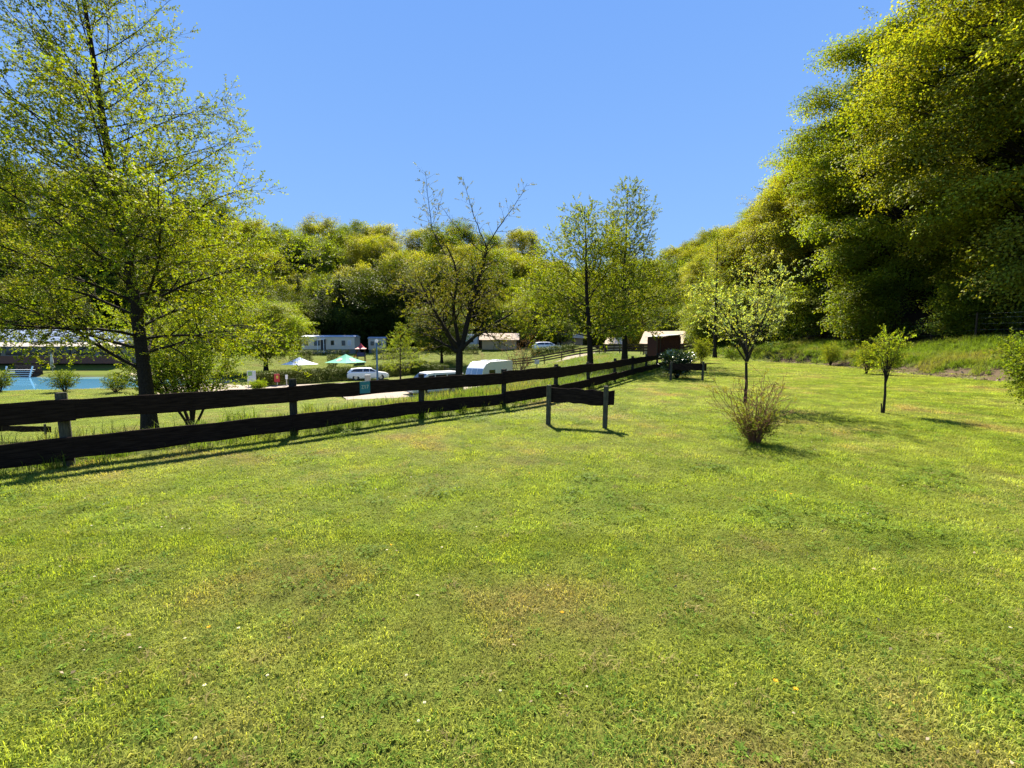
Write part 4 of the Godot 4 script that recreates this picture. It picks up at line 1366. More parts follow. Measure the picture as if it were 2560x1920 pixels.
	for e in [[Vector3(0, 1.2, 0), Vector3(1.9, 0.06, 0.05)], [Vector3(0, 0.15, 0), Vector3(1.9, 0.06, 0.05)]]:
		var q := MB.new()
		q.bx(e[0], e[1], 0.01)
		part("rail", q, M.dark, gt)
	for i in 14:
		var q := MB.new()
		q.bx(Vector3(-0.9 + i * 0.138, 0.65, 0), Vector3(0.03 if i > 0 and i < 13 else 0.1, 1.2 if i > 0 and i < 13 else 1.7, 0.04), 0.005)
		part("bar", q, M.dark, gt)
	for e in [[-35.5, -58.0, "picnic table under the round tree at hedge end"], [-31.8, -60.0, "picnic table between round tree and white parasol"]]:
		var o = thing("picnic_table", e[2], "picnic table", on(e[0], e[1]), 0.3)
		for k in 4:
			var q := MB.new()
			q.bx(Vector3(0, 0.75, -0.3 + k * 0.2), Vector3(1.8, 0.04, 0.18), 0.005)
			part("table_slat", q, M.brown_wood, o)
		for s in [-0.75, 0.75]:
			var q := MB.new()
			q.bx(Vector3(0, 0.45, s), Vector3(1.8, 0.04, 0.28), 0.005)
			part("seat", q, M.brown_wood, o)
		for s in [-0.6, 0.6]:
			for t in [-1.0, 1.0]:
				var q := MB.new()
				q.box(Transform3D(Basis(Vector3.RIGHT, t * -0.45), Vector3(s, 0.36, t * 0.4)), Vector3(0.06, 0.9, 0.1), 0.005)
				part("leg", q, M.brown_wood, o)
			var q2 := MB.new()
			q2.bx(Vector3(s + 0.065, 0.41, 0), Vector3(0.05, 0.08, 1.7), 0.005)
			part("cross_beam", q2, M.brown_wood, o)

func lake_side():
	var w := MB.new()
	for i in 40:
		var a := TAU * i / 40.0; var a2 := TAU * (i + 1) / 40.0
		w.tri(Vector3(-58, -3.2, -53), Vector3(-58 + cos(a2) * 28.5, -3.2, -53 + sin(a2) * -11.5), Vector3(-58 + cos(a) * 28.5, -3.2, -53 + sin(a) * -11.5))
	for i in w.ix.size() / 3:
		var q := w.ix[i * 3 + 1]; w.ix[i * 3 + 1] = w.ix[i * 3 + 2]; w.ix[i * 3 + 2] = q
	for i in w.n.size(): w.n[i] = Vector3.UP
	structure("pond_water", w, M.water, "still blue swimming pond reflecting the sky")
	# building by the pond
	var o = thing("lakeside_building", "low building with blue-grey metal roof and beige eave by the pond", "building", on(-78.0, -76.0), 0.0)
	var b := MB.new()
	b.bx(Vector3(0, 1.3, 0), Vector3(34.0, 3.0, 7.0), 0.03)
	part("wall", b, mat(0.22, 0.21, 0.2, 0.8), o)
	var b2 := MB.new()
	b2.bx(Vector3(0, 0.4, 3.53), Vector3(34.0, 1.2, 0.1), 0.03)
	part("plinth", b2, M.brick_red, o)
	for i in 9:
		var q := MB.new()
		q.bx(Vector3(-15.0 + i * 3.7, 1.8, 3.52), Vector3(2.9, 1.4, 0.08), 0.01)
		var f = part("window", q, M.dark, o)
		var g := MB.new()
		g.bx(Vector3(-15.0 + i * 3.7, 1.8, 3.56), Vector3(2.6, 1.2, 0.04), 0.01)
		part("pane", g, M.glass, f)
	for i in 14:
		var e := MB.new()
		e.box(Transform3D(Basis(Vector3.RIGHT, 0.42), Vector3(-16.9 + i * 2.6, 2.95, 4.45)), Vector3(2.57, 0.08, 2.3), 0.01)
		part("eave_panel", e, mat(0.5, 0.42, 0.33, 0.8), o)
	var r := MB.new()
	r.prism(PackedVector2Array([Vector2(-4.0, 3.3), Vector2(4.0, 3.3), Vector2(1.2, 5.2), Vector2(-1.2, 5.2)]), -17.5, 17.5, Transform3D(Basis(Vector3.UP, PI / 2), Vector3.ZERO))
	part("roof", r, M.roof_metal, o)
	var sg = thing("bathing_steps", "white-railed wooden bathing steps at the pond's far edge", "bathing steps", Vector3(-66.2, -3.2, -61.5), 0.1)
	for s in [-1.5, 1.5]:
		var q := MB.new()
		q.cyl(Vector3(s, 0.02, 0.15), Vector3(s * 1.06, 1.5, -0.35), 0.09, 0.09, 8)
		part("rail", q, M.white, sg)
	for i in 5:
		var q := MB.new()
		q.bx(Vector3(0, 0.05 + i * 0.24, 0.25 - i * 0.22), Vector3(3.1, 0.07, 0.28), 0.01)
		part("step", q, mat(0.62, 0.6, 0.56, 0.7), sg)
	var bk := MB.new()
	bk.bx(Vector3(0, 0.9, -1.6), Vector3(3.4, 1.5, 0.12), 0.01)
	bk.bx(Vector3(0, 0.2, -1.2), Vector3(3.4, 0.5, 1.0), 0.01)
	part("deck", bk, M.brown_wood, sg)
	for e in [[-146.0, -150.0, 0.3, M.grey_wall, "grey house with slate roof on the hilltop behind big alder"], [-118.0, -152.0, -0.2, M.cream, "pale house gable on the hill right of alder trunk"]]:
		var h = thing("hill_house", e[4], "house", on(e[0], e[1], -1.0), e[2])
		var hb := MB.new()
		hb.bx(Vector3(0, 3.2, 0), Vector3(8.0, 6.8, 7.0), 0.05)
		part("wall", hb, e[3], h)
		var hr := MB.new()
		hr.prism(PackedVector2Array([Vector2(-4.0, 6.5), Vector2(4.0, 6.5), Vector2(0, 10.2)]), -4.5, 4.5, Transform3D(Basis(Vector3.UP, PI / 2), Vector3.ZERO))
		part("roof", hr, M.slate, h)
		for i in 3:
			for j in 2:
				var q := MB.new()
				q.bx(Vector3(-2.6 + i * 2.6, 1.8 + j * 2.9, 3.52), Vector3(1.0, 1.4, 0.1), 0.02)
				part("window", q, M.glass, h)
	# white caravans on the slope above the lakeside building
	for e in [[-88.0, -104.0, "long white caravan roof on slope above the lakeside building"], [-77.0, -103.0, "second white caravan above the lakeside building's roof"]]:
		cabin_home("slope_caravan", e[2], on(e[0], e[1]), 0.1, 8.0, 2.6, 3.4, 0.7, [[-2.0, 2.2, 0.9, 0.7], [1.5, 2.2, 0.9, 0.7]], null, M.white, M.white, 0.2)

func near_trees():
	var s1 := sprig(11, 9, 0.26, 0.06, 0.8)
	var s2 := sprig(12, 11, 0.38, 0.1, 0.8)
	var s3 := sprig(13, 9, 0.16, 0.042, 0.7)
	# the big alder
	var P := params(Color(0.19, 0.235, 0.02), 1.0, 1.0, [3.3, 3.9, 6.4], [0.42, 0.38, 0.4], [0.12, 0.17, 0.2])
	P.cone = 0.98
	finish("alder_tree", "tall sparse-leaved alder towering behind the plank fence with thick trunk", "tree", alder(21, 15.8, 0.2, 6.2, 0.145, 74, P, [[-1.2, 0.2, 1.2]]), s1, on(-11.1, -14.0))
	# pair of alders
	P = params(Color(0.2, 0.24, 0.02), 1.0, 1.0, [2.4, 3.2, 3.8], [0.44, 0.4, 0.4], [0.11, 0.16, 0.2])
	finish("alder_tree", "shorter alder of the pair behind the fence bend", "tree", alder(22, 9.6, 0.19, 5.0, 0.2, 50, P, [[-0.5, 0, 1.2]]), s2, on(4.75, -28.0), 0, "pair of alders")
	P.col = Color(0.18, 0.215, 0.022)
	finish("alder_tree", "taller alder of the pair, standing nearest to the shed", "tree", alder(23, 12.2, 0.2, 4.8, 0.17, 58, P, [[-0.25, 0, 1.2]]), s2, on(7.9, -32.5), 1.0, "pair of alders")
	finish("alder_tree", "slim dark alder rising behind the pale-leaved small lawn tree", "tree", alder(24, 12.5, 0.17, 2.5, 0.3, 40, P, [[0.2, 0, 1.2]]), s2, on(20.0, -45.5), 2.0)
	# centre tree with bare leaders
	rng.seed = 31
	var T := Plant.new()
	T.wood.tube(PackedVector3Array([Vector3(0.03, -0.3, 0), Vector3(0.0, 0.4, 0), Vector3(-0.03, 1.6, 0.02), Vector3(0.0, 2.7, 0), Vector3(0.02, 3.2, 0)]), PackedFloat32Array([0.3, 0.24, 0.22, 0.22, 0.17]), 10, false)
	P = params(Color(0.15, 0.15, 0.02), 0.8, 0.62, [2.2, 3.6, 6.0], [0.5, 0.45, 0.42], [0.12, 0.2, 0.2])
	var F := func(l): return l.map(func(e): return Vector3((e[0] - 1150) * 0.0252, (975 - e[1]) * 0.0252, e[2]))
	limb_path(T, F.call([[1155, 855, 0], [1195, 815, 0.3], [1240, 790, 0.8], [1300, 757, 1.2]]), 0.13, 0.02, P, 3.4, 2.2)
	limb_path(T, F.call([[1153, 855, 0], [1168, 800, 0], [1185, 720, -0.2], [1205, 660, -0.3], [1218, 610, -0.3]]), 0.17, 0.07, P, 4.0, 2.5, 0.3)
	limb_path(T, F.call([[1145, 858, 0], [1110, 800, -0.4], [1080, 750, -0.8], [1035, 705, -1.2], [990, 690, -1.6]]), 0.15, 0.03, P, 3.8, 2.4)
	limb_path(T, F.call([[1147, 850, 0], [1120, 800, 0.8], [1090, 740, 1.6], [1070, 690, 2.2]]), 0.13, 0.02, P, 3.8, 2.3)
	limb_path(T, F.call([[1152, 850, 0], [1165, 790, -1.0], [1185, 730, -2.0], [1240, 690, -2.8]]), 0.13, 0.02, P, 3.8, 2.4)
	limb_path(T, F.call([[1143, 858, 0], [1090, 825, 0.3], [1040, 805, 0.7]]), 0.09, 0.02, P, 3.0, 1.8)
	limb_path(T, F.call([[1150, 840, 0], [1140, 760, 0.5], [1150, 680, 1.0], [1130, 620, 1.3]]), 0.13, 0.03, P, 3.8, 2.4)
	var Q := P.duplicate()
	Q.leafy = 0.4
	Q.leaf = 0.7
	Q.wob = [0.1, 0.12, 0.15]
	limb_path(T, F.call([[1218, 612, -0.3], [1195, 560, -0.2], [1180, 515, -0.2], [1162, 455, -0.1]]), 0.04, 0.006, Q, 3.6, 1.1)
	limb_path(T, F.call([[1212, 615, -0.3], [1250, 560, 0], [1285, 515, 0.2], [1312, 470, 0.3]]), 0.04, 0.006, Q, 4.0, 1.0)
	limb_path(T, F.call([[1210, 625, -0.3], [1165, 585, 0], [1130, 545, 0.2], [1108, 510, 0.3]]), 0.035, 0.006, Q, 3.6, 1.0)
	limb_path(T, F.call([[1128, 640, 1.2], [1100, 590, 1.0], [1088, 530, 0.8], [1080, 450, 0.8]]), 0.035, 0.006, Q, 4.6, 1.3)
	finish("spreading_tree", "forked tree with bare leaders sticking up above its brown-green crown", "tree", T, s2, on(-3.2, -28.0), 0.0)
	# multi-stem willow behind the alder, brown shrub, small road tree
	P = params(Color(0.202, 0.255, 0.029), 1.0, 1.0, [2.4, 3.0, 4.5], [0.42, 0.4, 0.4])
	finish("willow_bush", "many-stemmed light green willow behind the big alder trunk", "bush", bushy(41, 6.4, 11, 0.6, 0.08, P), s2, on(-17.6, -25.0))
	finish("small_tree", "slender young tree beside the gravel road right of estate car", "tree", alder(42, 6.2, 0.09, 2.6, 0.22, 44, P, [[0.2, 0, 1.0]]), s2, on(-12.2, -50.0))
	P = params(Color(0.16, 0.09, 0.05), 0.5, 0.4, [2.6, 3.0, 3.5], [0.45, 0.4, 0.4])
	finish("brown_shrub", "leafless reddish-brown shrub in front of the beige tent", "bush", bushy(43, 4.4, 9, 0.55, 0.05, P), s2, on(0.7, -46.0), 0.0, "", null, M.twig)
	# small pale-leaved tree on the lawn
	rng.seed = 51
	T = Plant.new()
	T.wood.tube(PackedVector3Array([Vector3(0, -0.1, 0), Vector3(0.02, 0.5, 0), Vector3(-0.02, 1.0, 0.02), Vector3(0.0, 1.35, 0)]), PackedFloat32Array([0.045, 0.034, 0.03, 0.026]), 8, false)
	P = params(Color(0.37, 0.42, 0.17), 1.05, 0.82, [4.2, 5.4, 8.0], [0.42, 0.42, 0.4], [0.12, 0.18, 0.2])
	for i in 9:
		var a := i * 2.4 + 0.5
		var out := 0.38 + 0.16 * (i % 4)
		grow(T, Vector3(0, 1.0 + 0.04 * i, 0), Vector3(cos(a) * out - 0.12, 1.0, sin(a) * out), 2.35 - 0.1 * (i % 3), 0.02, 0, P)
	finish("young_tree", "small pale-leaved tree growing right behind the twiggy red shrub", "tree", T, s3, on(5.84, -11.45))
	# twiggy shrub
	P = params(Color(0.202, 0.195, 0.034), 0.55, 0.3, [5.0, 5.5, 7.0], [0.42, 0.4, 0.4], [0.1, 0.16, 0.2])
	P.up = [0.03, 0.02, 0.0]
	T = bushy(52, 1.15, 24, 0.7, 0.008, P)
	var P2 := params(Color(0.155, 0.180, 0.029), 0.5, 0.9, [9.0, 9.0, 12.0], [0.4, 0.42, 0.4])
	for i in 26:
		var a := i * 2.4
		grow(T, Vector3(cos(a) * 0.04, -0.03, sin(a) * 0.04), Vector3(cos(a) * 0.35, 1.0, sin(a) * 0.35), rng.randf_range(0.35, 0.6), 0.008, 0, P2)
	finish("twiggy_shrub", "nearly bare reddish twiggy shrub in the middle of the lawn", "bush", T, s3, on(3.74, -6.96), 0.0, "", null, M.red_twig)
	# sapling, lawn shrubs
	rng.seed = 53
	T = Plant.new()
	T.wood.tube(PackedVector3Array([Vector3(0, -0.1, 0), Vector3(0.01, 0.4, 0), Vector3(-0.01, 0.8, 0)]), PackedFloat32Array([0.03, 0.024, 0.02]), 7, false)
	T.wood.tube(PackedVector3Array([Vector3(-0.05, -0.05, 0.02), Vector3(-0.07, 0.22, 0.02)]), PackedFloat32Array([0.015, 0.012]), 5)
	P = params(Color(0.25, 0.31, 0.03), 0.85, 0.9, [8.0, 8.0, 12.0], [0.3, 0.4, 0.4])
	for i in 11:
		var a := i * 2.4
		grow(T, Vector3(0, 0.6 + 0.02 * i, 0), Vector3(cos(a) * 0.15, 1.0, sin(a) * 0.15), 0.96, 0.011, 0, P)
	finish("sapling", "young yellow-green sapling on a single thin stem in lawn", "sapling", T, s3, on(8.15, -10.0))
	P = params(Color(0.232, 0.270, 0.029), 1.2, 1.0, [6.0, 6.0, 9.0], [0.42, 0.42, 0.4])
	finish("lawn_shrub", "loose yellow-green shrub standing just behind the lawn sapling", "bush", bushy(54, 1.45, 14, 0.5, 0.016, P), s3, on(17.2, -22.3), 0.0, "shrubs on the lawn")
	finish("lawn_shrub", "small yellow-green shrub at the foot of the grass bank", "bush", bushy(55, 1.5, 14, 0.45, 0.016, P), s3, on(20.9, -30.2), 0.0, "shrubs on the lawn")
	finish("lawn_shrub", "small upright shrub alone on the far lawn right of the shed", "bush", bushy(56, 1.7, 12, 0.35, 0.016, P), s3, on(13.9, -33.8), 0.0, "shrubs on the lawn")
	P = params(Color(0.15, 0.2, 0.023), 1.2, 1.0, [7.0, 7.0, 11.0], [0.45, 0.42, 0.4])
	finish("lawn_shrub", "dense green shrub cut off by the photo's right edge", "bush", bushy(57, 1.62, 44, 0.6, 0.016, P), s3, on(11.0, -9.1), 0.0, "shrubs on the lawn")
	P = params(Color(0.093, 0.135, 0.021), 1.6, 1.0, [5.0, 5.0, 6.0], [0.45, 0.42, 0.4])
	for e in [[14.6, -38.5, 0.9, "low dark bush left of the lawn edge bushes"], [16.0, -39.5, 1.0, "low dark bush in the middle of the lawn edge bushes"], [18.3, -38.0, 1.1, "low dark bush at the bank end of the lawn edge bushes"]]:
		finish("low_bush", e[3], "bush", bushy(int(58 + e[0]), e[2], 14, 1.1, 0.014, P), s3, on(e[0], e[1]), 0.0, "low bushes at the lawn edge")
	P = params(Color(0.155, 0.225, 0.023), 1.1, 1.0, [6.0, 6.0, 8.0], [0.42, 0.42, 0.4])
	var k := 0
	for e in [[-15.0, -18.5, 0.9, "tiny shrub on the lower lawn left of big alder trunk"], [-14.2, -23.5, 1.0, "tiny shrub on the lower lawn seen under the top plank"], [-11.6, -26.0, 1.0, "tiny dark shrub on the lower lawn near the gravel"]]:
		finish("tiny_shrub", e[3], "bush", bushy(70 + k, e[2], 9, 0.5, 0.012, P), s3, on(e[0], e[1]), 0.0, "young shrubs on the lower lawn")
		k += 1
	var pk := 0
	for e in [[-31.5, -40.0, 2.1, "leafy bush on the pond's near bank right of the alder trunk"], [-36.0, -41.5, 1.7, "leafy bush on the pond's near bank just left of the alder trunk"], [-41.0, -42.0, 1.9, "leafy bush midway along the pond's near bank"], [-47.0, -42.0, 1.7, "leafy bush on the pond's near bank below the bathing steps"], [-53.5, -42.0, 2.0, "leafy bush on the pond's near bank at the left edge"]]:
		finish("pond_bush", e[3], "bush", bushy(760 + pk, e[2], 14, 1.0, 0.03, params(Color(0.12, 0.16, 0.022), 2.2, 1.0, [4.0, 4.5, 6.0])), s3, on(e[0], e[1]), 0.0, "bushes along the pond's near bank")
		pk += 1
	finish("round_bush", "small round clipped bush by the notice board", "bush", bushy(75, 1.0, 24, 0.9, 0.02, params(Color(0.202, 0.270, 0.023), 1.5, 1.0, [6.0, 6.0, 8.0])), s3, on(-23.6, -42.6))
	# cherry laurel behind second barrier
	P = params(Color(0.039, 0.068, 0.016), 1.0, 1.0, [5.0, 6.0, 9.0], [0.45, 0.42, 0.4])
	finish("laurel_bush", "glossy dark laurel bush behind the farther plank barrier", "bush", bushy(61, 1.1, 26, 0.6, 0.016, P), sprig(14, 9, 0.2, 0.11, 0.38), on(7.05, -19.6), 0.0, "", M.gloss_leaf)

func woods():
	var sp := spray(300, 34, 0.6, 0.135, 0.22)
	var sp2 := spray(301, 40, 1.0, 0.24, 0.35)
	var G1 := Color(0.31, 0.355, 0.036); var G2 := Color(0.37, 0.385, 0.055); var G3 := Color(0.22, 0.29, 0.03)
	# round tree and mid-distance trees
	finish("round_tree", "broad round bright-green tree beyond the hedge's end", "tree", broad(81, 10.4, 0.32, 5.4, 2.6, 95, 24, 0.75, Color(0.27, 0.35, 0.025), Color(0.31, 0.35, 0.03)), sp, on(-34.8, -65.0))
	var beech := [
		finish("beech_tree", "nearest and tallest beech of the woodland wall at the right", "tree", broad(91, 26.0, 0.4, 8.0, 2.2, 190, 50, 0.74, G1, G2, 0.95), sp, on(28.6, -25.0), 0.0, "beeches of the woodland wall"),
		finish("beech_tree", "second beech of the woodland wall, tips hanging over the bank", "tree", broad(92, 21.5, 0.34, 7.7, 1.6, 160, 48, 0.72, G1, G3, 0.95), sp, on(30.2, -36.0), 0.6, "beeches of the woodland wall"),
		finish("beech_tree", "third beech of the woodland wall, with yellowish crown", "tree", broad(93, 16.5, 0.3, 6.8, 1.4, 135, 46, 0.66, G2, Color(0.30, 0.30, 0.04), 0.95), sp, on(31.0, -46.0), 0.2, "beeches of the woodland wall")]
	var L := "beech crowded into the woodland wall along the bank"
	for e in [[1, 28.6, -14.5, 1.0, 1.2], [0, 38.0, -31.0, 0.95, 4.0], [1, 37.0, -45.0, 0.95, 3.0], [2, 31.0, -56.0, 0.92, 1.0], [1, 33.5, -66.0, 0.72, 2.2], [2, 37.0, -58.0, 1.1, 5.0], [2, 36.0, -78.0, 0.9, 4.0], [1, 40.0, -70.0, 0.8, 0.5], [2, 39.0, -92.0, 0.9, 2.6], [1, 44.0, -86.0, 0.8, 1.7], [1, 46.0, -38.0, 1.0, 0.3], [2, 46.0, -55.0, 1.1, 3.4]]:
		dup(beech[e[0]], on(e[1], e[2], -0.2), e[4], e[3], L, "beeches of the woodland wall")
	# understorey along the bank
	var us = finish("understorey_tree", "light-green sapling, fourth from the right along the wood's edge", "tree", broad(95, 5.2, 0.07, 1.9, 0.6, 40, 12, 0.42, Color(0.171, 0.225, 0.023), Color(0.217, 0.255, 0.023)), sp, on(25.0, -33.0), 0.0, "saplings at the wood's edge")
	for e in [[24.6, -40.0, 1.0, 1.0, "light-green sapling, fourth from the left along the wood's edge"], [25.8, -26.5, 0.7, 2.0, "light-green sapling, third from the right along the wood's edge"], [26.0, -20.0, 0.55, 3.0, "light-green sapling, second from the right along the wood's edge"], [23.8, -48.0, 1.2, 4.0, "light-green sapling, third from the left along the wood's edge"], [22.8, -54.0, 1.0, 2.0, "light-green sapling, second from the left along the wood's edge"], [26.0, -62.0, 1.3, 0.0, "tallest light-green sapling, leftmost along the wood's edge"], [28.5, -18.0, 0.6, 1.0, "low light-green sapling, rightmost along the wood's edge"]]:
		dup(us, on(e[0], e[1], -0.05), e[3], e[2], e[4], "saplings at the wood's edge")
	var ub := params(Color(0.093, 0.135, 0.021), 1.0, 1.0, [4.0, 4.0, 4.0], [0.45, 0.42, 0.4])
	var bb = finish("bramble_bush", "rightmost tangled bramble bush below the wood, at the photo's edge", "bush", bushy(96, 1.2, 16, 1.0, 0.014, ub), sprig(15, 9, 0.3, 0.09, 0.7), on(25.6, -23.0), 0.0, "brambles below the wood")
	var nth := ["leftmost bramble bush below the wood", "second bramble bush from the left below the wood", "third bramble bush from the left below the wood", "fourth bramble bush from the left below the wood", "fifth bramble bush from the left below the wood", "sixth bramble bush from the left below the wood", "second bramble bush from the right below the wood"]
	var spots := [[23.4, -50.5], [22.6, -46.5], [24.8, -43.5], [25.4, -36.0], [26.6, -31.0], [26.4, -28.0], [27.3, -24.8]]
	for i in 7: dup(bb, on(spots[i][0], spots[i][1]), spots[i][1], rng.randf_range(0.8, 1.3), nth[i], "brambles below the wood")
	# wire fence before the wood
	var wf = thing("wire_fence", "thin wire fence with dark posts along the wood's edge", "fence", on(25.6, -14.0))
	var prev := Vector3.ZERO
	for i in 13:
		var z := -14.0 - i * 3.6
		var p: Vector3 = on(foot(z) + 4.6, z) - wf.position
		var q := MB.new()
		q.cyl(p + Vector3(0, -0.2, 0), p + Vector3(0, 1.5, 0), 0.05, 0.045, 7)
		part("post", q, M.brown_wood, wf)
		if i > 0:
			for y in [0.3, 0.6, 0.9, 1.2, 1.42]:
				var c := MB.new()
				c.cyl(prev + Vector3(0.045, y, 0), p + Vector3(0.045, y, 0), 0.004, 0.004, 3)
				part("wire", c, M.metal, wf)
		prev = p
	# trees behind the tents
	var mids := [
		finish("leafy_tree", "fresh green tree between beige tent and alders", "tree", broad(101, 12.5, 0.22, 4.6, 1.2, 80, 20, 0.8, Color(0.202, 0.255, 0.023), G1), sp, on(4.6, -92.0)),
		finish("leafy_tree", "yellow-green tree rising behind the cream tent roof", "tree", broad(102, 11.0, 0.2, 4.8, 1.0, 80, 20, 0.8, Color(0.248, 0.270, 0.023), G2), sp, on(22.0, -84.0)),
		finish("leafy_tree", "dark leafy tree close behind the centre tree's trunk", "tree", broad(103, 9.5, 0.22, 4.2, 1.8, 70, 20, 0.7, Color(0.093, 0.135, 0.017), Color(0.124, 0.165, 0.021)), sp, on(-11.0, -72.0))]
	for e in [[0, 12.0, -96.0, 1.1, "tall green tree behind the half hidden beige tent"], [1, 15.5, -92.0, 0.95, "yellow-green tree behind the taller alder"], [0, 29.0, -92.0, 1.0, "green tree beyond the small white canopies"], [2, 8.6, -82.0, 0.55, "small dark tree before the half hidden beige tent"], [1, 31.0, -68.0, 0.75, "low yellow-green tree between cream tent and wood"], [2, 25.0, -72.0, 0.8, "dark low tree directly behind the cream tent gable"], [0, -1.5, -97.0, 0.85, "green tree peeking over the long beige tent"], [2, -13.5, -96.0, 1.0, "dark tree behind the small grey-white hut"], [0, 24.0, -58.0, 0.55, "small green tree right of the cream tent"], [2, -46.5, -62.0, 0.6, "dark tree at the pond's right end"], [0, -62.0, -88.0, 0.8, "green tree right of the lakeside building"]]:
		dup(mids[e[0]], on(e[1], e[2], -0.1), e[1], e[3], e[4])
	# wooded hill
	var hp := []
	var hc := [[Color(0.27, 0.295, 0.032), Color(0.33, 0.33, 0.045)], [Color(0.16, 0.22, 0.024), Color(0.2, 0.245, 0.026)], [Color(0.06, 0.09, 0.017), Color(0.1, 0.12, 0.02)], [Color(0.36, 0.345, 0.055), Color(0.3, 0.31, 0.04)]]
	var hl := ["golden-green crowned tree on the wooded hill", "mid-green crowned tree on the wooded hill", "dark green crowned tree on the wooded hill", "yellowish crowned tree on the wooded hill"]
	var pos := []
	rng.seed = 600
	for row in [[-103.0, 8.0], [-111.0, 8.0], [-120.0, 8.5], [-130.0, 9.0], [-141.0, 10.0], [-153.0, 11.0], [-165.0, 12.0]]:
		var x := -176.0
		while x < 72.0:
			var p := Vector2(x + rng.randf_range(-3, 3), row[0] + rng.randf_range(-4, 4))
			x += row[1]
			if absf(p.x) > 1.2 * -p.y + 6.0: continue
			if row[0] > -110.0 and p.x > -20.0 and p.x < 30.0: p.y -= 3.0
			if p.distance_to(Vector2(-88, -104)) < 11.0 or p.distance_to(Vector2(-77, -103)) < 8.0: continue
			if p.distance_to(Vector2(-146, -146)) < 12.0 or p.distance_to(Vector2(-118, -148)) < 11.0: continue
			pos.append(p)
	for i in 4:
		hp.append(broad(110 + i, 15.5, 0.25, 6.2, 1.2, 80, 13, 1.15, hc[i][0], hc[i][1]))
	var made := [null, null, null, null]
	for i in pos.size():
		var p: Vector2 = pos[i]
		rng.seed = 7000 + i
		var n := N1.get_noise_2d(p.x * 1.5 + 40.0, p.y * 1.5)
		var k := 1 if n < 0.0 else (0 if n < 0.22 else 3)
		if rng.randf() < 0.28: k = rng.randi() % 4
		if -p.y < 116.0 and rng.randf() < 0.75: k = 2
		var s := rng.randf_range(0.8, 1.22) * (0.85 if p.x > 5.0 else 1.0)
		if made[k] == null:
			made[k] = finish("hill_tree", hl[k], "tree", hp[k], sp2, on(p.x, p.y, -0.3), rng.randf() * TAU, hl[k].replace("tree", "trees"))
		else:
			dup(made[k], on(p.x, p.y, -0.3), rng.randf() * TAU, s).scale = Vector3(s, s * rng.randf_range(0.82, 1.22), s * rng.randf_range(0.85, 1.1))
	var cf = finish("spruce_tree", "dark spruce standing tallest above the cream mobile home", "tree", conifer(130, 17.0, 0.25, 3.6, Color(0.034, 0.060, 0.023)), spray(302, 26, 0.75, 0.2, 0.3), on(-37.0, -99.5), 0.0, "dark spruces at the hill foot")
	for e in [[-33.2, -101.0, 0.85, "dark spruce just right of the tallest spruce"], [-42.0, -103.0, 0.9, "dark spruce left of the tallest spruce"], [-22.5, -104.0, 0.9, "dark spruce behind the centre tree's left branches"], [20.5, -96.0, 0.7, "dark spruce behind the cream tent roof"], [-52.0, -114.0, 1.0, "dark spruce halfway up the hill left of the mobile home"], [-29.0, -119.0, 0.95, "dark spruce high on the hill above the blue lamp post"], [-13.0, -122.0, 0.95, "dark spruce on the skyline right of the centre tree's fork"]]:
		dup(cf, on(e[0], e[1]), e[0], e[2], e[3])

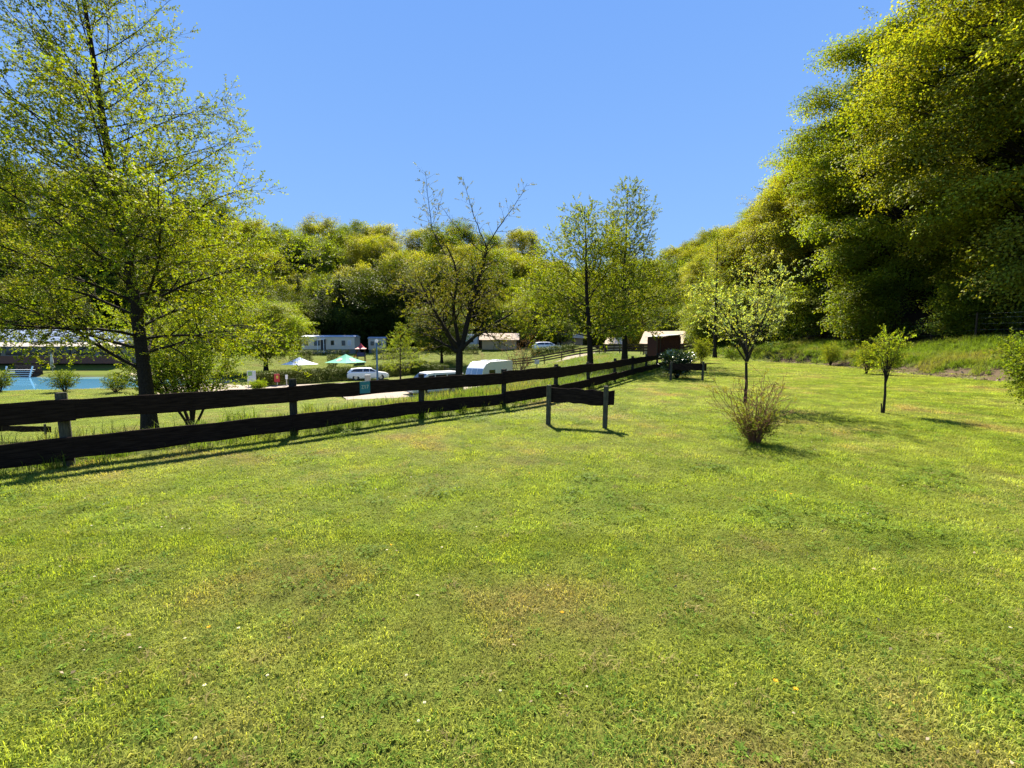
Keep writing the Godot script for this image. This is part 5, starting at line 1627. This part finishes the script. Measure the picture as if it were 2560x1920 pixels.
# ---------------------------------------------------------------- scene
func _ready():
	var cam := Camera3D.new()
	cam.position = Vector3(0, 1.55, 0)
	cam.rotation_degrees = Vector3(-5.217, 0, 0)
	cam.fov = 79.71
	cam.near = 0.05
	cam.far = 1200.0
	cam.current = true
	add_child(cam)
	var we := WorldEnvironment.new()
	var env := Environment.new()
	env.background_mode = Environment.BG_SKY
	var sky := Sky.new()
	var sm := ProceduralSkyMaterial.new()
	sm.sky_top_color = lin(0.043, 0.099, 0.248)
	sm.sky_horizon_color = lin(0.102, 0.182, 0.295)
	sm.sky_curve = 0.27
	sm.ground_bottom_color = lin(0.05, 0.055, 0.03)
	sm.ground_horizon_color = lin(0.102, 0.182, 0.295)
	sm.sun_angle_max = 1.0
	sky.sky_material = sm
	env.sky = sky
	env.tonemap_mode = Environment.TONE_MAPPER_LINEAR
	env.tonemap_exposure = 3.8
	env.sdfgi_enabled = true
	env.ssao_enabled = true
	env.ssil_enabled = true
	we.environment = env
	add_child(we)
	var sun := DirectionalLight3D.new()
	sun.name = "sun"
	sun.light_energy = 1.6
	sun.light_color = Color(1.0, 0.96, 0.88)
	sun.light_angular_distance = 0.5
	sun.shadow_enabled = true
	add_child(sun)
	sun.look_at_from_position(Vector3.ZERO, Vector3(0.12, -0.72, 0.69))

	N1.seed = 5; N1.frequency = 0.03; N1.fractal_octaves = 3
	N2.seed = 9; N2.frequency = 0.08; N2.fractal_octaves = 3
	make_materials()
	build_ground()
	structure("gravel_road", strip([Vector2(-52, -66), Vector2(-40, -54), Vector2(-31, -45.0), Vector2(-23, -44.2), Vector2(-15, -49.0), Vector2(-8, -52), Vector2(-2, -52), Vector2(3, -56), Vector2(7, -60.5), Vector2(10, -66)], [5.0, 6.0, 7.0, 8.0, 12.0, 9.0, 6.0, 4.5, 4.0, 4.0]), M.gravel, "pale gravel road winding past the hedge and parked vehicles")
	structure("gravel_parking", strip([Vector2(-14.5, -38.5), Vector2(-9, -41.5), Vector2(-3, -44), Vector2(2.5, -46.5)], [6.0, 8.0, 7.0, 5.0], 0.08), M.gravel, "grey gravel parking patch under the van and caravan")
	print("ground ", Time.get_ticks_msec())
	plank_fence()
	site_sign()
	barrier("nearer low plank barrier on two grey posts in the lawn", on(1.17, -8.32), deg_to_rad(-20.0), 1.05, 71, 0.1)
	barrier("farther low plank barrier in front of the glossy laurel bush", on(7.0, -18.4), 0.0, 1.28, 72, 0.12)
	barrier("low plank barrier on the lower lawn at the left edge", on(-22.7, -21.0), deg_to_rad(3), 2.1, 73, 0.15)
	garden_and_site()
	lake_side()
	print("site ", Time.get_ticks_msec())
	near_trees()
	print("near trees ", Time.get_ticks_msec())
	woods()
	print("woods ", Time.get_ticks_msec())
	build_grass()
	print("grass ", Time.get_ticks_msec())
